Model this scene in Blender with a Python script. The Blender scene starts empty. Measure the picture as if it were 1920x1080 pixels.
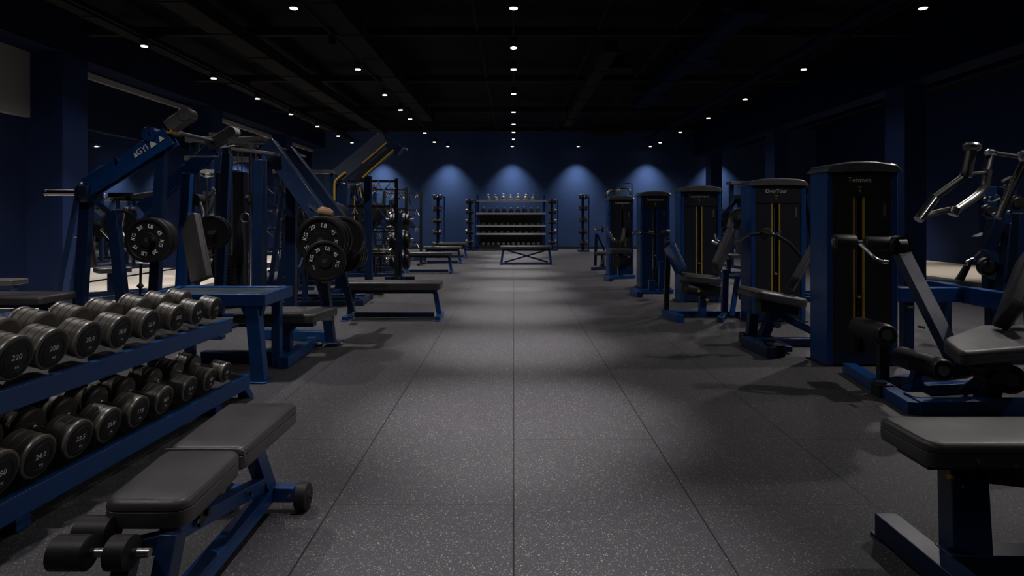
import bpy, bmesh, math, random
from mathutils import Vector, Matrix
random.seed(7)
scene = bpy.context.scene
COL = scene.collection
PI = math.pi

# ------------------------------------------------------------------ camera
F, CX, CY, H = 1150.0, 963.0, 408.0, 1.25          # focal length and principal point in px of 1920x1080, eye height
cam_d = bpy.data.cameras.new('camera')
cam_d.sensor_width = 36.0
cam_d.lens = 36.0 * F / 1920.0
cam_d.shift_x = -(CX - 960.0) / 1920.0
cam_d.shift_y = -(540.0 - CY) / 1920.0
cam_d.clip_start = 0.05
cam_d.clip_end = 200
cam = bpy.data.objects.new('camera', cam_d)
COL.objects.link(cam)
cam.location = (0, 0, H)
cam.rotation_euler = (PI / 2, 0, 0)
scene.camera = cam
scene.view_settings.view_transform = 'Standard'
scene.view_settings.look = 'None'
scene.view_settings.exposure = 0.0
scene.view_settings.gamma = 1.0
scene.view_settings.use_curve_mapping = False
w = bpy.data.worlds.new('world')
scene.world = w
w.use_nodes = True
w.node_tree.nodes['Background'].inputs[0].default_value = (0.02, 0.03, 0.05, 1)
w.node_tree.nodes['Background'].inputs[1].default_value = 0.0
LAMP_Z = 4.0
LAMP_W = 175.0         # ordinary downlight
WASH_W = 420.0         # wall washers in front of the far wall

def P(u, v, Y):
    return Vector(((u - CX) * Y / F, Y, H - (v - CY) * Y / F))
def G(u, v, z=0.0):
    return P(u, v, F * (H - z) / (v - CY))

# ------------------------------------------------------------------ materials
def new_mat(name, col, rough=0.5, metal=0.0, spec=0.5, bump=0.0, bscale=200.0, var=0.0, vscale=6.0, coat=0.0):
    m = bpy.data.materials.new(name)
    m.use_nodes = True
    nt = m.node_tree
    b = nt.nodes['Principled BSDF']
    b.inputs['Base Color'].default_value = (*col, 1)
    b.inputs['Roughness'].default_value = rough
    b.inputs['Metallic'].default_value = metal
    b.inputs['Specular IOR Level'].default_value = spec
    b.inputs['Coat Weight'].default_value = coat
    tc = nt.nodes.new('ShaderNodeTexCoord')
    if bump > 0:
        n = nt.nodes.new('ShaderNodeTexNoise'); n.inputs['Scale'].default_value = bscale
        n.inputs['Detail'].default_value = 3
        bp = nt.nodes.new('ShaderNodeBump'); bp.inputs['Strength'].default_value = bump
        bp.inputs['Distance'].default_value = 0.002
        nt.links.new(tc.outputs['Object'], n.inputs['Vector'])
        nt.links.new(n.outputs['Fac'], bp.inputs['Height'])
        nt.links.new(bp.outputs['Normal'], b.inputs['Normal'])
    if var > 0:
        n2 = nt.nodes.new('ShaderNodeTexNoise'); n2.inputs['Scale'].default_value = vscale
        n2.inputs['Detail'].default_value = 5
        nt.links.new(tc.outputs['Object'], n2.inputs['Vector'])
        mx = nt.nodes.new('ShaderNodeMix'); mx.data_type = 'RGBA'
        mx.inputs[6].default_value = (*[c * (1 - var) for c in col], 1)
        mx.inputs[7].default_value = (*[min(1, c * (1 + var)) for c in col], 1)
        nt.links.new(n2.outputs['Fac'], mx.inputs[0])
        nt.links.new(mx.outputs[2], b.inputs['Base Color'])
        mr = nt.nodes.new('ShaderNodeMapRange')
        mr.inputs[3].default_value = max(0.02, rough - 0.1); mr.inputs[4].default_value = min(1, rough + 0.1)
        nt.links.new(n2.outputs['Fac'], mr.inputs[0]); nt.links.new(mr.outputs[0], b.inputs['Roughness'])
    return m

def floor_mat(name, base, speck, thresh, rough, seams=True):
    m = bpy.data.materials.new(name); m.use_nodes = True
    nt = m.node_tree; N = nt.nodes; L = nt.links
    b = N['Principled BSDF']
    tc = N.new('ShaderNodeTexCoord')
    def mixc(f, a, c):
        x = N.new('ShaderNodeMix'); x.data_type = 'RGBA'
        if isinstance(f, float): x.inputs[0].default_value = f
        else: L.new(f, x.inputs[0])
        for i, q in ((6, a), (7, c)):
            if isinstance(q, tuple): x.inputs[i].default_value = (*q, 1)
            else: L.new(q, x.inputs[i])
        return x.outputs[2]
    def math_(op, a, c=None, d=None):
        x = N.new('ShaderNodeMath'); x.operation = op
        for i, q in enumerate((a, c, d)):
            if q is None: continue
            if isinstance(q, (int, float)): x.inputs[i].default_value = q
            else: L.new(q, x.inputs[i])
        return x.outputs[0]
    # two sizes of pale rubber granules
    facs = []
    for sc, th in ((260.0, thresh), (150.0, thresh * 0.55)):
        v = N.new('ShaderNodeTexVoronoi'); v.inputs['Scale'].default_value = sc
        L.new(tc.outputs['Object'], v.inputs['Vector'])
        sep = N.new('ShaderNodeSeparateColor'); L.new(v.outputs['Color'], sep.inputs[0])
        near = math_('LESS_THAN', v.outputs['Distance'], 0.42)
        pick = math_('LESS_THAN', sep.outputs[0], th)
        facs.append(math_('MULTIPLY', math_('MULTIPLY', near, pick), math_('MULTIPLY_ADD', sep.outputs[1], 0.75, 0.25)))
    f = math_('MAXIMUM', facs[0], facs[1])
    n = N.new('ShaderNodeTexNoise'); n.inputs['Scale'].default_value = 1.3; n.inputs['Detail'].default_value = 6
    L.new(tc.outputs['Object'], n.inputs['Vector'])
    bcol = mixc(n.outputs['Fac'], tuple(c * 0.8 for c in base), tuple(c * 1.2 for c in base))
    col = mixc(f, bcol, speck)
    hgt = f
    if seams:
        sx = N.new('ShaderNodeSeparateXYZ'); L.new(tc.outputs['Object'], sx.inputs[0])
        W = 0.785
        fx = math_('ABSOLUTE', math_('SUBTRACT', math_('FRACT', math_('ADD', math_('DIVIDE', sx.outputs[0], W), 100.5)), 0.5))
        lx = math_('LESS_THAN', fx, 0.0045)
        # staggered cross joints, one every 1.57 m along each strip
        col_i = math_('FLOOR', math_('ADD', math_('DIVIDE', sx.outputs[0], W), 100.0))
        yo = math_('ADD', sx.outputs[1], math_('MULTIPLY', math_('FRACT', math_('MULTIPLY', col_i, 0.5)), 1.57))
        fy = math_('ABSOLUTE', math_('SUBTRACT', math_('FRACT', math_('ADD', math_('DIVIDE', math_('ADD', yo, -0.32), 3.14), 100.5)), 0.5))
        ly = math_('MULTIPLY', math_('LESS_THAN', fy, 0.0008), 0.6)
        seam = math_('MAXIMUM', lx, ly)
        col = mixc(seam, col, tuple(c * 0.15 for c in base))
        hgt = math_('SUBTRACT', f, seam)
    L.new(col, b.inputs['Base Color'])
    b.inputs['Roughness'].default_value = rough
    b.inputs['Specular IOR Level'].default_value = 0.35
    bp = N.new('ShaderNodeBump'); bp.inputs['Strength'].default_value = 0.25; bp.inputs['Distance'].default_value = 0.002
    L.new(hgt, bp.inputs['Height']); L.new(bp.outputs['Normal'], b.inputs['Normal'])
    return m

def emis(name, col, s):
    m = bpy.data.materials.new(name); m.use_nodes = True
    b = m.node_tree.nodes['Principled BSDF']
    b.inputs['Base Color'].default_value = (*col, 1)
    b.inputs['Emission Color'].default_value = (*col, 1)
    b.inputs['Emission Strength'].default_value = s
    return m

M_FLOOR = floor_mat('speckled_rubber', (0.050, 0.048, 0.055), (0.34, 0.33, 0.32), 0.15, 0.62)
M_PALE = floor_mat('pale_rubber', (0.52, 0.47, 0.40), (0.6, 0.56, 0.5), 0.1, 0.6, seams=False)
M_BLUE = new_mat('blue_powder_coat', (0.006, 0.054, 0.205), 0.30, 0.0, 0.5, bump=0.12, bscale=260, var=0.15)
M_DBLUE = new_mat('dark_blue_coat', (0.005, 0.020, 0.068), 0.34, 0.0, 0.5, bump=0.12, bscale=260, var=0.15)
M_BLACK = new_mat('black_metal', (0.012, 0.012, 0.014), 0.42, 0.0, 0.5, var=0.2)
M_PLASTIC = new_mat('black_shroud', (0.020, 0.022, 0.028), 0.33, 0.0, 0.5, var=0.15, vscale=3)
M_CAP = new_mat('grey_cap', (0.12, 0.115, 0.115), 0.28, 0.0, 0.5, var=0.1)
M_VINYL = new_mat('black_vinyl', (0.064, 0.061, 0.064), 0.38, 0.0, 0.6, bump=0.35, bscale=320, var=0.22, vscale=9)
M_FOAM = new_mat('black_foam', (0.018, 0.017, 0.017), 0.5, 0.0, 0.4, bump=0.3, bscale=300)
M_SHELF = new_mat('pale_shelf_edge', (0.7, 0.7, 0.72), 0.4, 0.2)  # pale colour carries the highlight along the far shelf edges
M_SLATE = new_mat('slate_blue_coat', (0.06, 0.075, 0.12), 0.4, var=0.15)
M_RUBBER = new_mat('dumbbell_rubber', (0.082, 0.073, 0.062), 0.40, 0.0, 0.45, bump=0.25, bscale=180, var=0.3, vscale=14)
M_DBFACE = new_mat('dumbbell_face', (0.012, 0.011, 0.011), 0.42, 0.0, 0.45, bump=0.25, bscale=150, var=0.3, vscale=20)
M_PLATE = new_mat('iron_plate', (0.012, 0.012, 0.013), 0.4, 0.1, 0.5, bump=0.2, bscale=150, var=0.2)
M_CHROME = new_mat('chrome', (0.78, 0.78, 0.80), 0.22, 1.0)
M_STEEL = new_mat('brushed_steel', (0.30, 0.29, 0.28), 0.3, 0.9)
M_YEL = new_mat('yellow_rod', (0.80, 0.50, 0.07), 0.35, 0.3)
M_WHITE = new_mat('white_print', (0.85, 0.85, 0.82), 0.6)
M_TAN = new_mat('tan_cap', (0.40, 0.24, 0.13), 0.5)
M_RED = new_mat('red_knob', (0.4, 0.03, 0.02), 0.4)
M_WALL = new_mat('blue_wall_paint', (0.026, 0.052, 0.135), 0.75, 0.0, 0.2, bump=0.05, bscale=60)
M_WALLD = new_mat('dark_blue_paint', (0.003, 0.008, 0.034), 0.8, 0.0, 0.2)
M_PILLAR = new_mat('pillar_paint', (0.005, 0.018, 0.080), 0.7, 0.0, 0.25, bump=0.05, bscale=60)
M_CEIL = new_mat('black_ceiling', (0.003, 0.003, 0.0035), 0.85, 0.0, 0.15)
M_DUCT = new_mat('dark_duct', (0.018, 0.0175, 0.0165), 0.85, 0.0, 0.1, var=0.2)
M_BDUCT = new_mat('blue_duct', (0.003, 0.010, 0.040), 0.85, 0.0, 0.08, var=0.2)
M_GREY = new_mat('grey_board', (0.15, 0.145, 0.14), 0.8, 0.0, 0.2)
M_STRIP = new_mat('pale_strip', (0.32, 0.31, 0.30), 0.8, 0.0, 0.2)
M_RIM = new_mat('rim_glint', (0.20, 0.185, 0.165), 0.35, 0.2)  # lighter grey paints the glint on the outer edge of the heads
M_MIRROR = new_mat('mirror_glass', (0.80, 0.82, 0.84), 0.02, 1.0)
M_TABLE = new_mat('ribbed_grey_sheet', (0.05, 0.075, 0.10), 0.35, 0.3, bump=0.5, bscale=60, var=0.5, vscale=12)
M_LENS = emis('lamp_lens', (1.0, 0.97, 0.92), 14.0)

# ------------------------------------------------------------------ mesh helpers
OFF = {}
SPLIT = {'bolts': 'bolt', 'handles': 'handle', 'levers': 'lever', 'saddles': 'saddle_arm', 'yellow_rods': 'yellow_rod', 'stack_rods': 'guide_rod', 'pegs': 'peg',
         'bent_tubes': 'bent_tube', 'yellow_edge_rods': 'yellow_edge_rod', 'pivot_discs': 'pivot_disc', 'foot_blocks': 'foot_block', 'rubber_feet': 'rubber_foot',
         'brass_knobs': 'brass_knob', 'chrome_handles': 'chrome_handle', 'arched_bars': 'arched_handle', 'foot_plates': 'foot_plate', 'side_frames': 'side_frame',
         'legs': 'leg', 'uprights': 'upright', 'grips': 'grab_bar', 'plate_pegs': 'plate_peg', 'braces': 'brace', 'sloping_arms': 'sloping_arm', 'masts': 'mast', 'hubs': 'hub', 'end_discs': 'end_disc', 'side_handles': 'side_handle', 'cam_housings': 'cam_housing'}
_textcache = {}
def text_mesh(s):
    if s in _textcache: return _textcache[s]
    cu = bpy.data.curves.new('t', 'FONT'); cu.body = s; cu.size = 1.0
    cu.align_x = 'CENTER'; cu.align_y = 'CENTER'; cu.extrude = 0.02; cu.resolution_u = 2
    ob = bpy.data.objects.new('t', cu); COL.objects.link(ob)
    dg = bpy.context.evaluated_depsgraph_get(); dg.update()
    me = bpy.data.meshes.new_from_object(ob.evaluated_get(dg))
    bpy.data.objects.remove(ob); bpy.data.curves.remove(cu)
    _textcache[s] = me
    return me

def frame(x, y=None, z=None):
    """rotation matrix whose columns are x, y, z (z from x and y)"""
    x = Vector(x).normalized()
    y = Vector(y); z = x.cross(y).normalized(); y = z.cross(x)
    return Matrix((x, y, z)).transposed()

class MB:
    def __init__(self, M=None):
        self.bm = bmesh.new(); self.M = M
    def _v(self, p):
        p = Vector(p)
        return self.bm.verts.new(self.M @ p if self.M else p)
    def _f(self, vs):
        try: return self.bm.faces.new(vs)
        except ValueError: return None
    def rings(self, rings, cap=True, close=True):
        R = [[self._v(p) for p in r] for r in rings]
        n = len(R[0])
        for a, b in zip(R[:-1], R[1:]):
            for i in range(n if close else n - 1):
                j = (i + 1) % n
                self._f([a[i], a[j], b[j], b[i]])
        if cap:
            self._f(list(reversed(R[0]))); self._f(R[-1])
        return self
    def box(self, lo, hi):
        (x0, y0, z0), (x1, y1, z1) = lo, hi
        r = lambda z: [(x0, y0, z), (x1, y0, z), (x1, y1, z), (x0, y1, z)]
        return self.rings([r(z0), r(z1)])
    def bar(self, p, q, w_, h_, up=(0, 0, 1)):
        p, q = Vector(p), Vector(q); d = (q - p).normalized(); up = Vector(up)
        if abs(d.dot(up)) > 0.97: up = Vector((0, 1, 0)) if abs(d.y) < 0.9 else Vector((1, 0, 0))
        s = d.cross(up).normalized() * (w_ / 2); t = s.cross(d).normalized() * (h_ / 2)
        r = lambda c: [c - s - t, c + s - t, c + s + t, c - s + t]
        return self.rings([r(p), r(q)])
    def path(self, pts, w_, h_, up=(0, 0, 1)):
        for a, b in zip(pts[:-1], pts[1:]): self.bar(a, b, w_, h_, up)
        return self
    def cyl(self, p, q, r, seg=16, r2=None):
        return self.lathe([(0.0, r), (1.0, r if r2 is None else r2)], p, q, seg)
    def lathe(self, prof, p, q, seg=24):
        """prof: (t, radius) with t 0..1 along p->q"""
        p, q = Vector(p), Vector(q); d = (q - p); dn = d.normalized()
        a = dn.orthogonal().normalized(); b = dn.cross(a)
        rr = []
        for t, r in prof:
            c = p + d * t
            rr.append([c + (a * math.cos(2 * PI * k / seg) + b * math.sin(2 * PI * k / seg)) * max(r, 1e-4) for k in range(seg)])
        return self.rings(rr)
    def tube(self, pts, r, seg=10, smooth=3):
        pts = [Vector(p) for p in pts]
        if smooth and len(pts) > 2:          # round the bends
            out = [pts[0]]
            for i in range(1, len(pts) - 1):
                a, b, c = pts[i - 1], pts[i], pts[i + 1]
                k = min(0.35, 2.5 * r / max(1e-4, min((a - b).length, (c - b).length)))
                p0 = b + (a - b) * k; p1 = b + (c - b) * k
                for j in range(smooth + 1):
                    t = j / smooth
                    out.append(p0 * (1 - t) ** 2 + b * 2 * t * (1 - t) + p1 * t * t)
            out.append(pts[-1]); pts = out
        rr = []; a = None
        for i, c in enumerate(pts):
            d = (pts[min(i + 1, len(pts) - 1)] - pts[max(i - 1, 0)]).normalized()
            a = d.orthogonal().normalized() if a is None else (a - d * a.dot(d)).normalized()
            b = d.cross(a)
            rr.append([c + (a * math.cos(2 * PI * k / seg) + b * math.sin(2 * PI * k / seg)) * r for k in range(seg)])
        return self.rings(rr)
    def torus(self, c, axis, R, r, seg=24, rs=8):
        c = Vector(c); n = Vector(axis).normalized(); a = n.orthogonal().normalized(); b = n.cross(a)
        V = []
        for i in range(seg):
            t = 2 * PI * i / seg; e = a * math.cos(t) + b * math.sin(t)
            V.append([self._v(c + e * (R + r * math.cos(2 * PI * k / rs)) + n * r * math.sin(2 * PI * k / rs)) for k in range(rs)])
        for i in range(seg):
            for k in range(rs):
                self._f([V[i][k], V[(i + 1) % seg][k], V[(i + 1) % seg][(k + 1) % rs], V[i][(k + 1) % rs]])
        return self
    def prism(self, pts, off):
        off = Vector(off)
        return self.rings([[Vector(p) for p in pts], [Vector(p) + off for p in pts]])
    def pad(self, outline, z0, z1, rc=0.05, e=0.018, T=None, dome=0.004):
        """cushion with rounded corners and edges over a convex 2-D outline (counter-clockwise); T maps it to the world"""
        O = [Vector((p[0], p[1])) for p in outline]; n = len(O)
        pts = []
        for i in range(n):
            a, b, c = O[i - 1], O[i], O[(i + 1) % n]
            k = min(rc, 0.45 * (a - b).length, 0.45 * (c - b).length)
            p0 = b + (a - b).normalized() * k; p1 = b + (c - b).normalized() * k
            for j in range(6):
                t = j / 5
                pts.append(p0 * (1 - t) ** 2 + b * 2 * t * (1 - t) + p1 * t * t)
        cen = sum(pts, Vector((0, 0))) / len(pts)
        m = len(pts); nor = []
        for i in range(m):
            d = (pts[(i + 1) % m] - pts[i - 1]).normalized(); nor.append(Vector((d.y, -d.x)))
        h = z1 - z0; e = min(e, h * 0.45)
        prof = [(e * 0.6, z0), (e * 0.1, z0 + e * 0.3), (0, z0 + e * .9), (0, z0 + h * 0.60), (0.004, z0 + h * 0.63), (0, z0 + h * 0.66)]
        for k in range(6):
            t = k / 5 * PI / 2
            prof.append((e * (1 - math.cos(t)), z1 - e + e * math.sin(t)))
        rr = []
        for d, z in prof:
            rr.append([Vector((*(p - nn * d), z)) for p, nn in zip(pts, nor)])
        for s, dz in ((0.75, 0.6), (0.4, 0.9), (0.1, 1.0)):
            last = rr[len(prof) - 1]
            rr.append([Vector((cen.x + (p.x - cen.x) * s, cen.y + (p.y - cen.y) * s, z1 + dome * dz)) for p in last])
        if T: rr = [[T @ p for p in r] for r in rr]
        return self.rings(rr)
    def padbar(self, p, q, width, thick, side, rc=0.05, e=0.018, w2=None):
        """cushion from p to q (centre of its top face), width along side"""
        p, q = Vector(p), Vector(q); L = (q - p).length; w2 = w2 or width
        R = frame(q - p, side); T = Matrix.Translation(p) @ R.to_4x4()
        return self.pad([(0, -width / 2), (L, -w2 / 2), (L, w2 / 2), (0, width / 2)], -thick, 0, rc, e, T)
    def text(self, s, size, c, right, up, bold=1.0):
        R = frame(right, up); T = Matrix.Translation(Vector(c)) @ R.to_4x4() @ Matrix.Scale(size, 4)
        if self.M: T = self.M @ T
        me = text_mesh(s).copy(); me.transform(T); self.bm.from_mesh(me); bpy.data.meshes.remove(me)
        return self
    def build(self, name, mat, parent=None, loc=None, bevel=0.0, label=None, smooth=True, kind=None):
        bm = self.bm
        if name in SPLIT and parent is not None:
            seen = set(); groups = []
            for v in bm.verts:
                if v in seen: continue
                st = [v]; seen.add(v); g = []
                while st:
                    x = st.pop(); g.append(x)
                    for e in x.link_edges:
                        y = e.other_vert(x)
                        if y not in seen: seen.add(y); st.append(y)
                groups.append(g)
            for g in groups:
                n = MB(); mp = {v: n.bm.verts.new(v.co) for v in g}
                fs = {f for v in g for f in v.link_faces}
                for f in sorted(fs, key=lambda f: f.index): n.bm.faces.new([mp[v] for v in f.verts])
                o = n.build(SPLIT[name] + '', mat, parent, loc, bevel, label, smooth, kind) if SPLIT[name] not in SPLIT else None
            bm.free(); return o
        off = OFF[parent] if parent is not None else Vector(loc if loc is not None else (0, 0, 0))
        bmesh.ops.recalc_face_normals(bm, faces=bm.faces[:])
        bmesh.ops.translate(bm, verts=bm.verts[:], vec=-off)
        me = bpy.data.meshes.new(name); bm.to_mesh(me); bm.free()
        me.materials.append(mat)
        if smooth:
            me.shade_smooth(); me.set_sharp_from_angle(angle=math.radians(35))
        o = bpy.data.objects.new(name, me); COL.objects.link(o)
        if parent is not None: o.parent = parent
        else: o.location = off
        OFF[o] = off
        if bevel > 0:
            md = o.modifiers.new('bevel', 'BEVEL'); md.width = bevel; md.segments = 2; md.limit_method = 'ANGLE'
            md.angle_limit = math.radians(50)
        if label: o['label'] = label
        if kind: o['kind'] = kind
        return o

def thing(name, label, cat, loc, group=None):
    o = bpy.data.objects.new(name, None); COL.objects.link(o)
    o.empty_display_size = 0.1
    o.location = loc; OFF[o] = Vector(loc)
    o['label'] = label; o['category'] = cat
    if group: o['group'] = group
    return o
def tag(o, label, cat, group=None):
    o['label'] = label; o['category'] = cat
    if group: o['group'] = group
    return o
CH = {}
def clone(o, parent=None, loc=None, rot=None, label=None, group=None):
    c = o.copy(); COL.objects.link(c); c.parent = parent
    if loc is not None: c.location = loc
    if rot is not None: c.rotation_euler = rot
    if label: c['label'] = label
    if group: c['group'] = group
    for ch in [x for x in list(COL.objects) if x.parent is o]: clone(ch, c)
    return c
ORD = ['first', 'second', 'third', 'fourth', 'fifth', 'sixth', 'seventh', 'eighth', 'ninth', 'tenth', 'eleventh', 'twelfth']

# ------------------------------------------------------------------ room shell
XL, XR, YB, YF, ZC = -8.12, 12.05, 24.4, -4.0, 4.75
def struct(name, mb, mat, bevel=0.0, parent=None):
    return mb.build(name, mat, parent, bevel=bevel, smooth=False, kind='structure' if parent is None else None)
struct('floor', MB().box((XL - .2, YF - .2, -0.1), (XR + .2, YB + .2, 0)), M_FLOOR)
struct('trim_1', MB().box((XL, 4.0, 0), (-5.75, YB - 0.6, 0.006)), M_PALE)
struct('trim_2', MB().box((8.9, 4.0, 0), (XR, YB - 0.6, 0.006)), M_PALE)
struct('ceiling', MB().box((XL - .2, YF - .2, ZC), (XR + .2, YB + .2, ZC + .1)), M_CEIL)
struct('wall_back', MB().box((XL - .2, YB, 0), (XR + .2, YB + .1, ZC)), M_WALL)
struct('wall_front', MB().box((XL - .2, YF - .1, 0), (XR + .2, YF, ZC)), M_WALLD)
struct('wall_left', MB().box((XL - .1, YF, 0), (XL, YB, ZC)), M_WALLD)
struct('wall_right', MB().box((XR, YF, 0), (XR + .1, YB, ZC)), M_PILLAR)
struct('baseboard_back', MB().box((XL, YB - .02, 0), (XR, YB, .10)), M_BLACK)
# pillars
def pillar(n, x0, x1, y0, y1, z1):
    o = struct('wall_pillar', MB().box((x0, y0, 0), (x1, y1, z1)), M_PILLAR, 0.006)
    return o
for k, y in enumerate((5.2, 10.2, 15.2, 20.2)):
    pillar(k, XL, -7.5, y, y + .6, 4.0)
for k, y in enumerate((0.0, 5.6, 11.2, 16.8, 22.2)):
    pillar(k, 7.14, 7.54, y, y + .6, 3.7)
struct('trim_beam_left', MB().box((XL, YF, 4.0), (-7.5, YB, ZC)), M_WALLD, 0.01)
struct('trim_beam_right', MB().box((7.14, YF, 3.7), (7.6, YB, ZC)), M_BDUCT, 0.01)
# bulkheads above the mirrors and the pale shadow-gap strips above them
for (y0, y1, mt) in ((5.8, 10.2, M_STRIP), (10.8, 15.2, M_WALLD), (15.8, 20.2, M_WALLD), (20.8, YB, M_WALLD), (0.2, 5.2, M_GREY)):
    struct('wall_bulkhead', MB().box((XL, y0, 2.92), (XL + .08, y1, 4.0)), mt)
    if y0 > 6: struct('trim_strip', MB().box((XL + .08, y0, 3.86), (XL + .16, y1, 3.97)), M_STRIP)
mir = ['beside the grey board, nearest the camera', 'behind the two near lever machines', 'behind the cable machines', 'nearest the far wall']
for (y0, y1), t in zip(((5.8, 10.2), (10.8, 15.2), (15.8, 20.2), (20.8, YB - .05)), mir):
    o = MB().box((XL, y0, 0.04), (XL + .02, y1, 2.92)).build('wall_mirror', M_MIRROR, loc=(XL, (y0 + y1) / 2, 0), smooth=False)
    tag(o, 'tall wall mirror between blue pillars ' + t, 'mirror', 'mirrors on the left wall')

# ceiling services
for k, y in enumerate((2.7, 6.7, 10.7, 14.3, 18.4, 22.6)):
    o = MB().box((-7.4, y - .07, 4.42), (7.0, y + .07, 4.56)).build('ceiling_beam', M_DUCT, loc=(0, y, 4.42), smooth=False)
    o['kind'] = 'structure'
def duct(pts, w_, h_, mt, label, y0, y1, x, z, name='air_duct', cat='duct'):
    m = MB(); y = y0
    while y < y1 - .1:
        ye = min(y1, y + 1.5)
        m.box((x - w_ / 2, y, z), (x + w_ / 2, ye - .03, z + h_))
        m.box((x - w_ / 2 - .015, ye - .03, z - .015), (x + w_ / 2 + .015, ye, z + h_ + .015)); y = ye
    tag(m.build(name, mt, loc=(x, (y0 + y1) / 2, z), smooth=False), label, cat, 'ceiling ducts')
duct(0, .40, .22, M_DUCT, 'long grey ceiling duct above the left machines', 1, 22, -4.75, 4.24)
duct(0, .34, .30, M_DUCT, 'wide ceiling duct left of the middle lamp row', 7, 19, -2.65, 4.22)
duct(0, .26, .20, M_DUCT, 'short grey ceiling duct right of the middle lamp row', 11, 20, 1.75, 4.22)
duct(0, .34, .26, M_BDUCT, 'bluish ceiling duct beyond the round air diffusers', 9, 17, 3.45, 4.26)
duct(0, .22, .14, M_DUCT, 'grey beam carrying the leftmost lamp row', 0, 23, -6.25, 4.20, 'lamp_beam', 'beam')
for x, z, r, mt, t in ((1.45, 4.5, .022, M_DUCT, 'thin grey conduit just right of the middle lamps'), (2.8, 4.5, .022, M_DUCT, 'thin grey conduit running past the round diffusers'),
                       (-.62, 4.5, .03, M_DUCT, 'thin conduit just left of the middle lamps'), (5.15, 4.25, .07, M_BDUCT, 'thick blue ceiling pipe above the row of tall machines'),
                       (8.6, 3.95, .07, M_BDUCT, 'blue pipe beyond the right-hand pillars')):
    o = MB().cyl((x, 0, z), (x, 23.5, z), r, 12).build('ceiling_pipe', mt, loc=(x, 12, z))
    tag(o, t, 'pipe', 'pipes under the ceiling')
for x, z, t in ((-5.95, 4.16, 'leftmost'), (-2.9, 4.16, 'second from the left'), (0, 4.16, 'middle'), (5.4, 4.16, 'right-hand')):
    o = MB().box((x - .02, -2, z), (x + .02, 23.6, z + .03)).build('lighting_track', M_DUCT if x < 3 else M_BDUCT, loc=(x, 12, z), smooth=False)
    tag(o, 'thin ceiling track carrying the %s lamp row' % t, 'lighting track', 'lighting tracks')
for k, (u, v, r, t) in enumerate(((1308, 120, .42, 'largest round ceiling diffuser, right of the middle'), (1408, 33, .28, 'round ceiling diffuser nearest the camera'),
                                (1158, 132, .32, 'round ceiling diffuser beside the short grey duct'), (1236, 184, .3, 'small round ceiling diffuser, third one back'), (1142, 252, .6, 'farthest round ceiling diffuser, near the back wall'))):
    z = 4.5; Y = F * (z - H) / (CY - v); c = P(u, v, Y)
    m = MB()
    for q in (1.0, .72, .45): m.lathe([(0, r * q), (.3, r * q * 1.06), (.8, r * q * .9), (1, r * q * .86)], c + Vector((0, 0, -.02 * q)), c + Vector((0, 0, .05)), 28)
    m.cyl(c, c + Vector((0, 0, .25)), r * .5, 20)
    tag(m.build('ceiling_diffuser', M_BDUCT if u > 1200 else M_DUCT, loc=c), t, 'air diffuser', 'round ceiling diffusers')

# ------------------------------------------------------------------ lamps
lamp0 = thing('ceiling_downlight', 'x', 'ceiling lamp', (0, 0, LAMP_Z), 'cylinder downlights')
MB().cyl((0, 0, LAMP_Z + .012), (0, 0, LAMP_Z + .17), .058, 20).build('housing', M_BLACK, lamp0)
MB().cyl((0, 0, LAMP_Z + .17), (0, 0, LAMP_Z + .2), .012, 8).build('stem', M_BLACK, lamp0)
lens0 = MB().cyl((0, 0, LAMP_Z + .004), (0, 0, LAMP_Z + .012), .05, 20).build('lens', M_LENS, lamp0)
_first = [True]
def spot(loc, power, size, blend, col, target=None, name='downlight_or_fill_beam'):
    l = bpy.data.lights.new(name, 'SPOT'); l.energy = power; l.spot_size = math.radians(size); l.spot_blend = blend
    l.color = col; l.shadow_soft_size = 0.05
    o = bpy.data.objects.new(name, l); COL.objects.link(o); o.location = loc
    if target is not None:
        o.rotation_euler = (Vector(target) - Vector(loc)).to_track_quat('-Z', 'Y').to_euler()
    return o
def lamp(x, y, label, power=None, lit=True, size=105, tgt=None, col=(1.0, 0.955, 0.93), wide=0):
    if _first[0]:
        o = lamp0; _first[0] = False; o.location = (x, y, LAMP_Z); o['label'] = label
    else:
        o = clone(lamp0, None, (x, y, LAMP_Z), None, label)
    if lit:
        spot((x, y, LAMP_Z - .01), power or LAMP_W, size, 1.0, col, tgt)
        if wide: spot((x, y, LAMP_Z - .01), wide, 140, 0.6, col)
    else:
        for c in COL.objects:
            if c.parent is o and c.name.startswith('lens'): c.data = c.data.copy(); c.data.materials[0] = M_DUCT
    return o
def dY(v): return F * (LAMP_Z - H) / (CY - v)
for k, y in enumerate((-1.0, 2.1, 3.85, 6.0, dY(17), dY(91), dY(131), dY(177), dY(211), dY(234), dY(249))):
    lamp(0, y, 'lit cylinder downlight, %s counted from the camera in the middle row' % ORD[k], LAMP_W * (.8 if k == 0 else 3.6 if k == 1 else 5.2), size=36, wide=20 if k < 2 else 30 if k < 7 else 50 if k < 9 else 100)
lamp(0, 21.6, 'lit cylinder downlight, last but one before the far wall in the middle row', LAMP_W * 3.6, size=66)
for k, v in enumerate((17, 131, 179, 207, 224, 250, 267)):
    lamp(-2.9, dY(v), 'lit downlight, %s counted from the camera in the row left of middle' % ORD[k], LAMP_W * (2.0 if k == 0 else 1.15 if k < 5 else .4), size=105 if k < 5 else 70, wide=45 if k < 5 else 0)
lamp(-2.9, dY(86), 'unlit black downlight in the row left of the middle', lit=False)
for y in (1.0, 4.5): lamp(-2.9, y, 'downlight overhead the %s end of the dumbbell rack, above the picture' % ('near' if y < 2 else 'far'), LAMP_W * (1.0 if y < 2 else 1.9))
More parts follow.
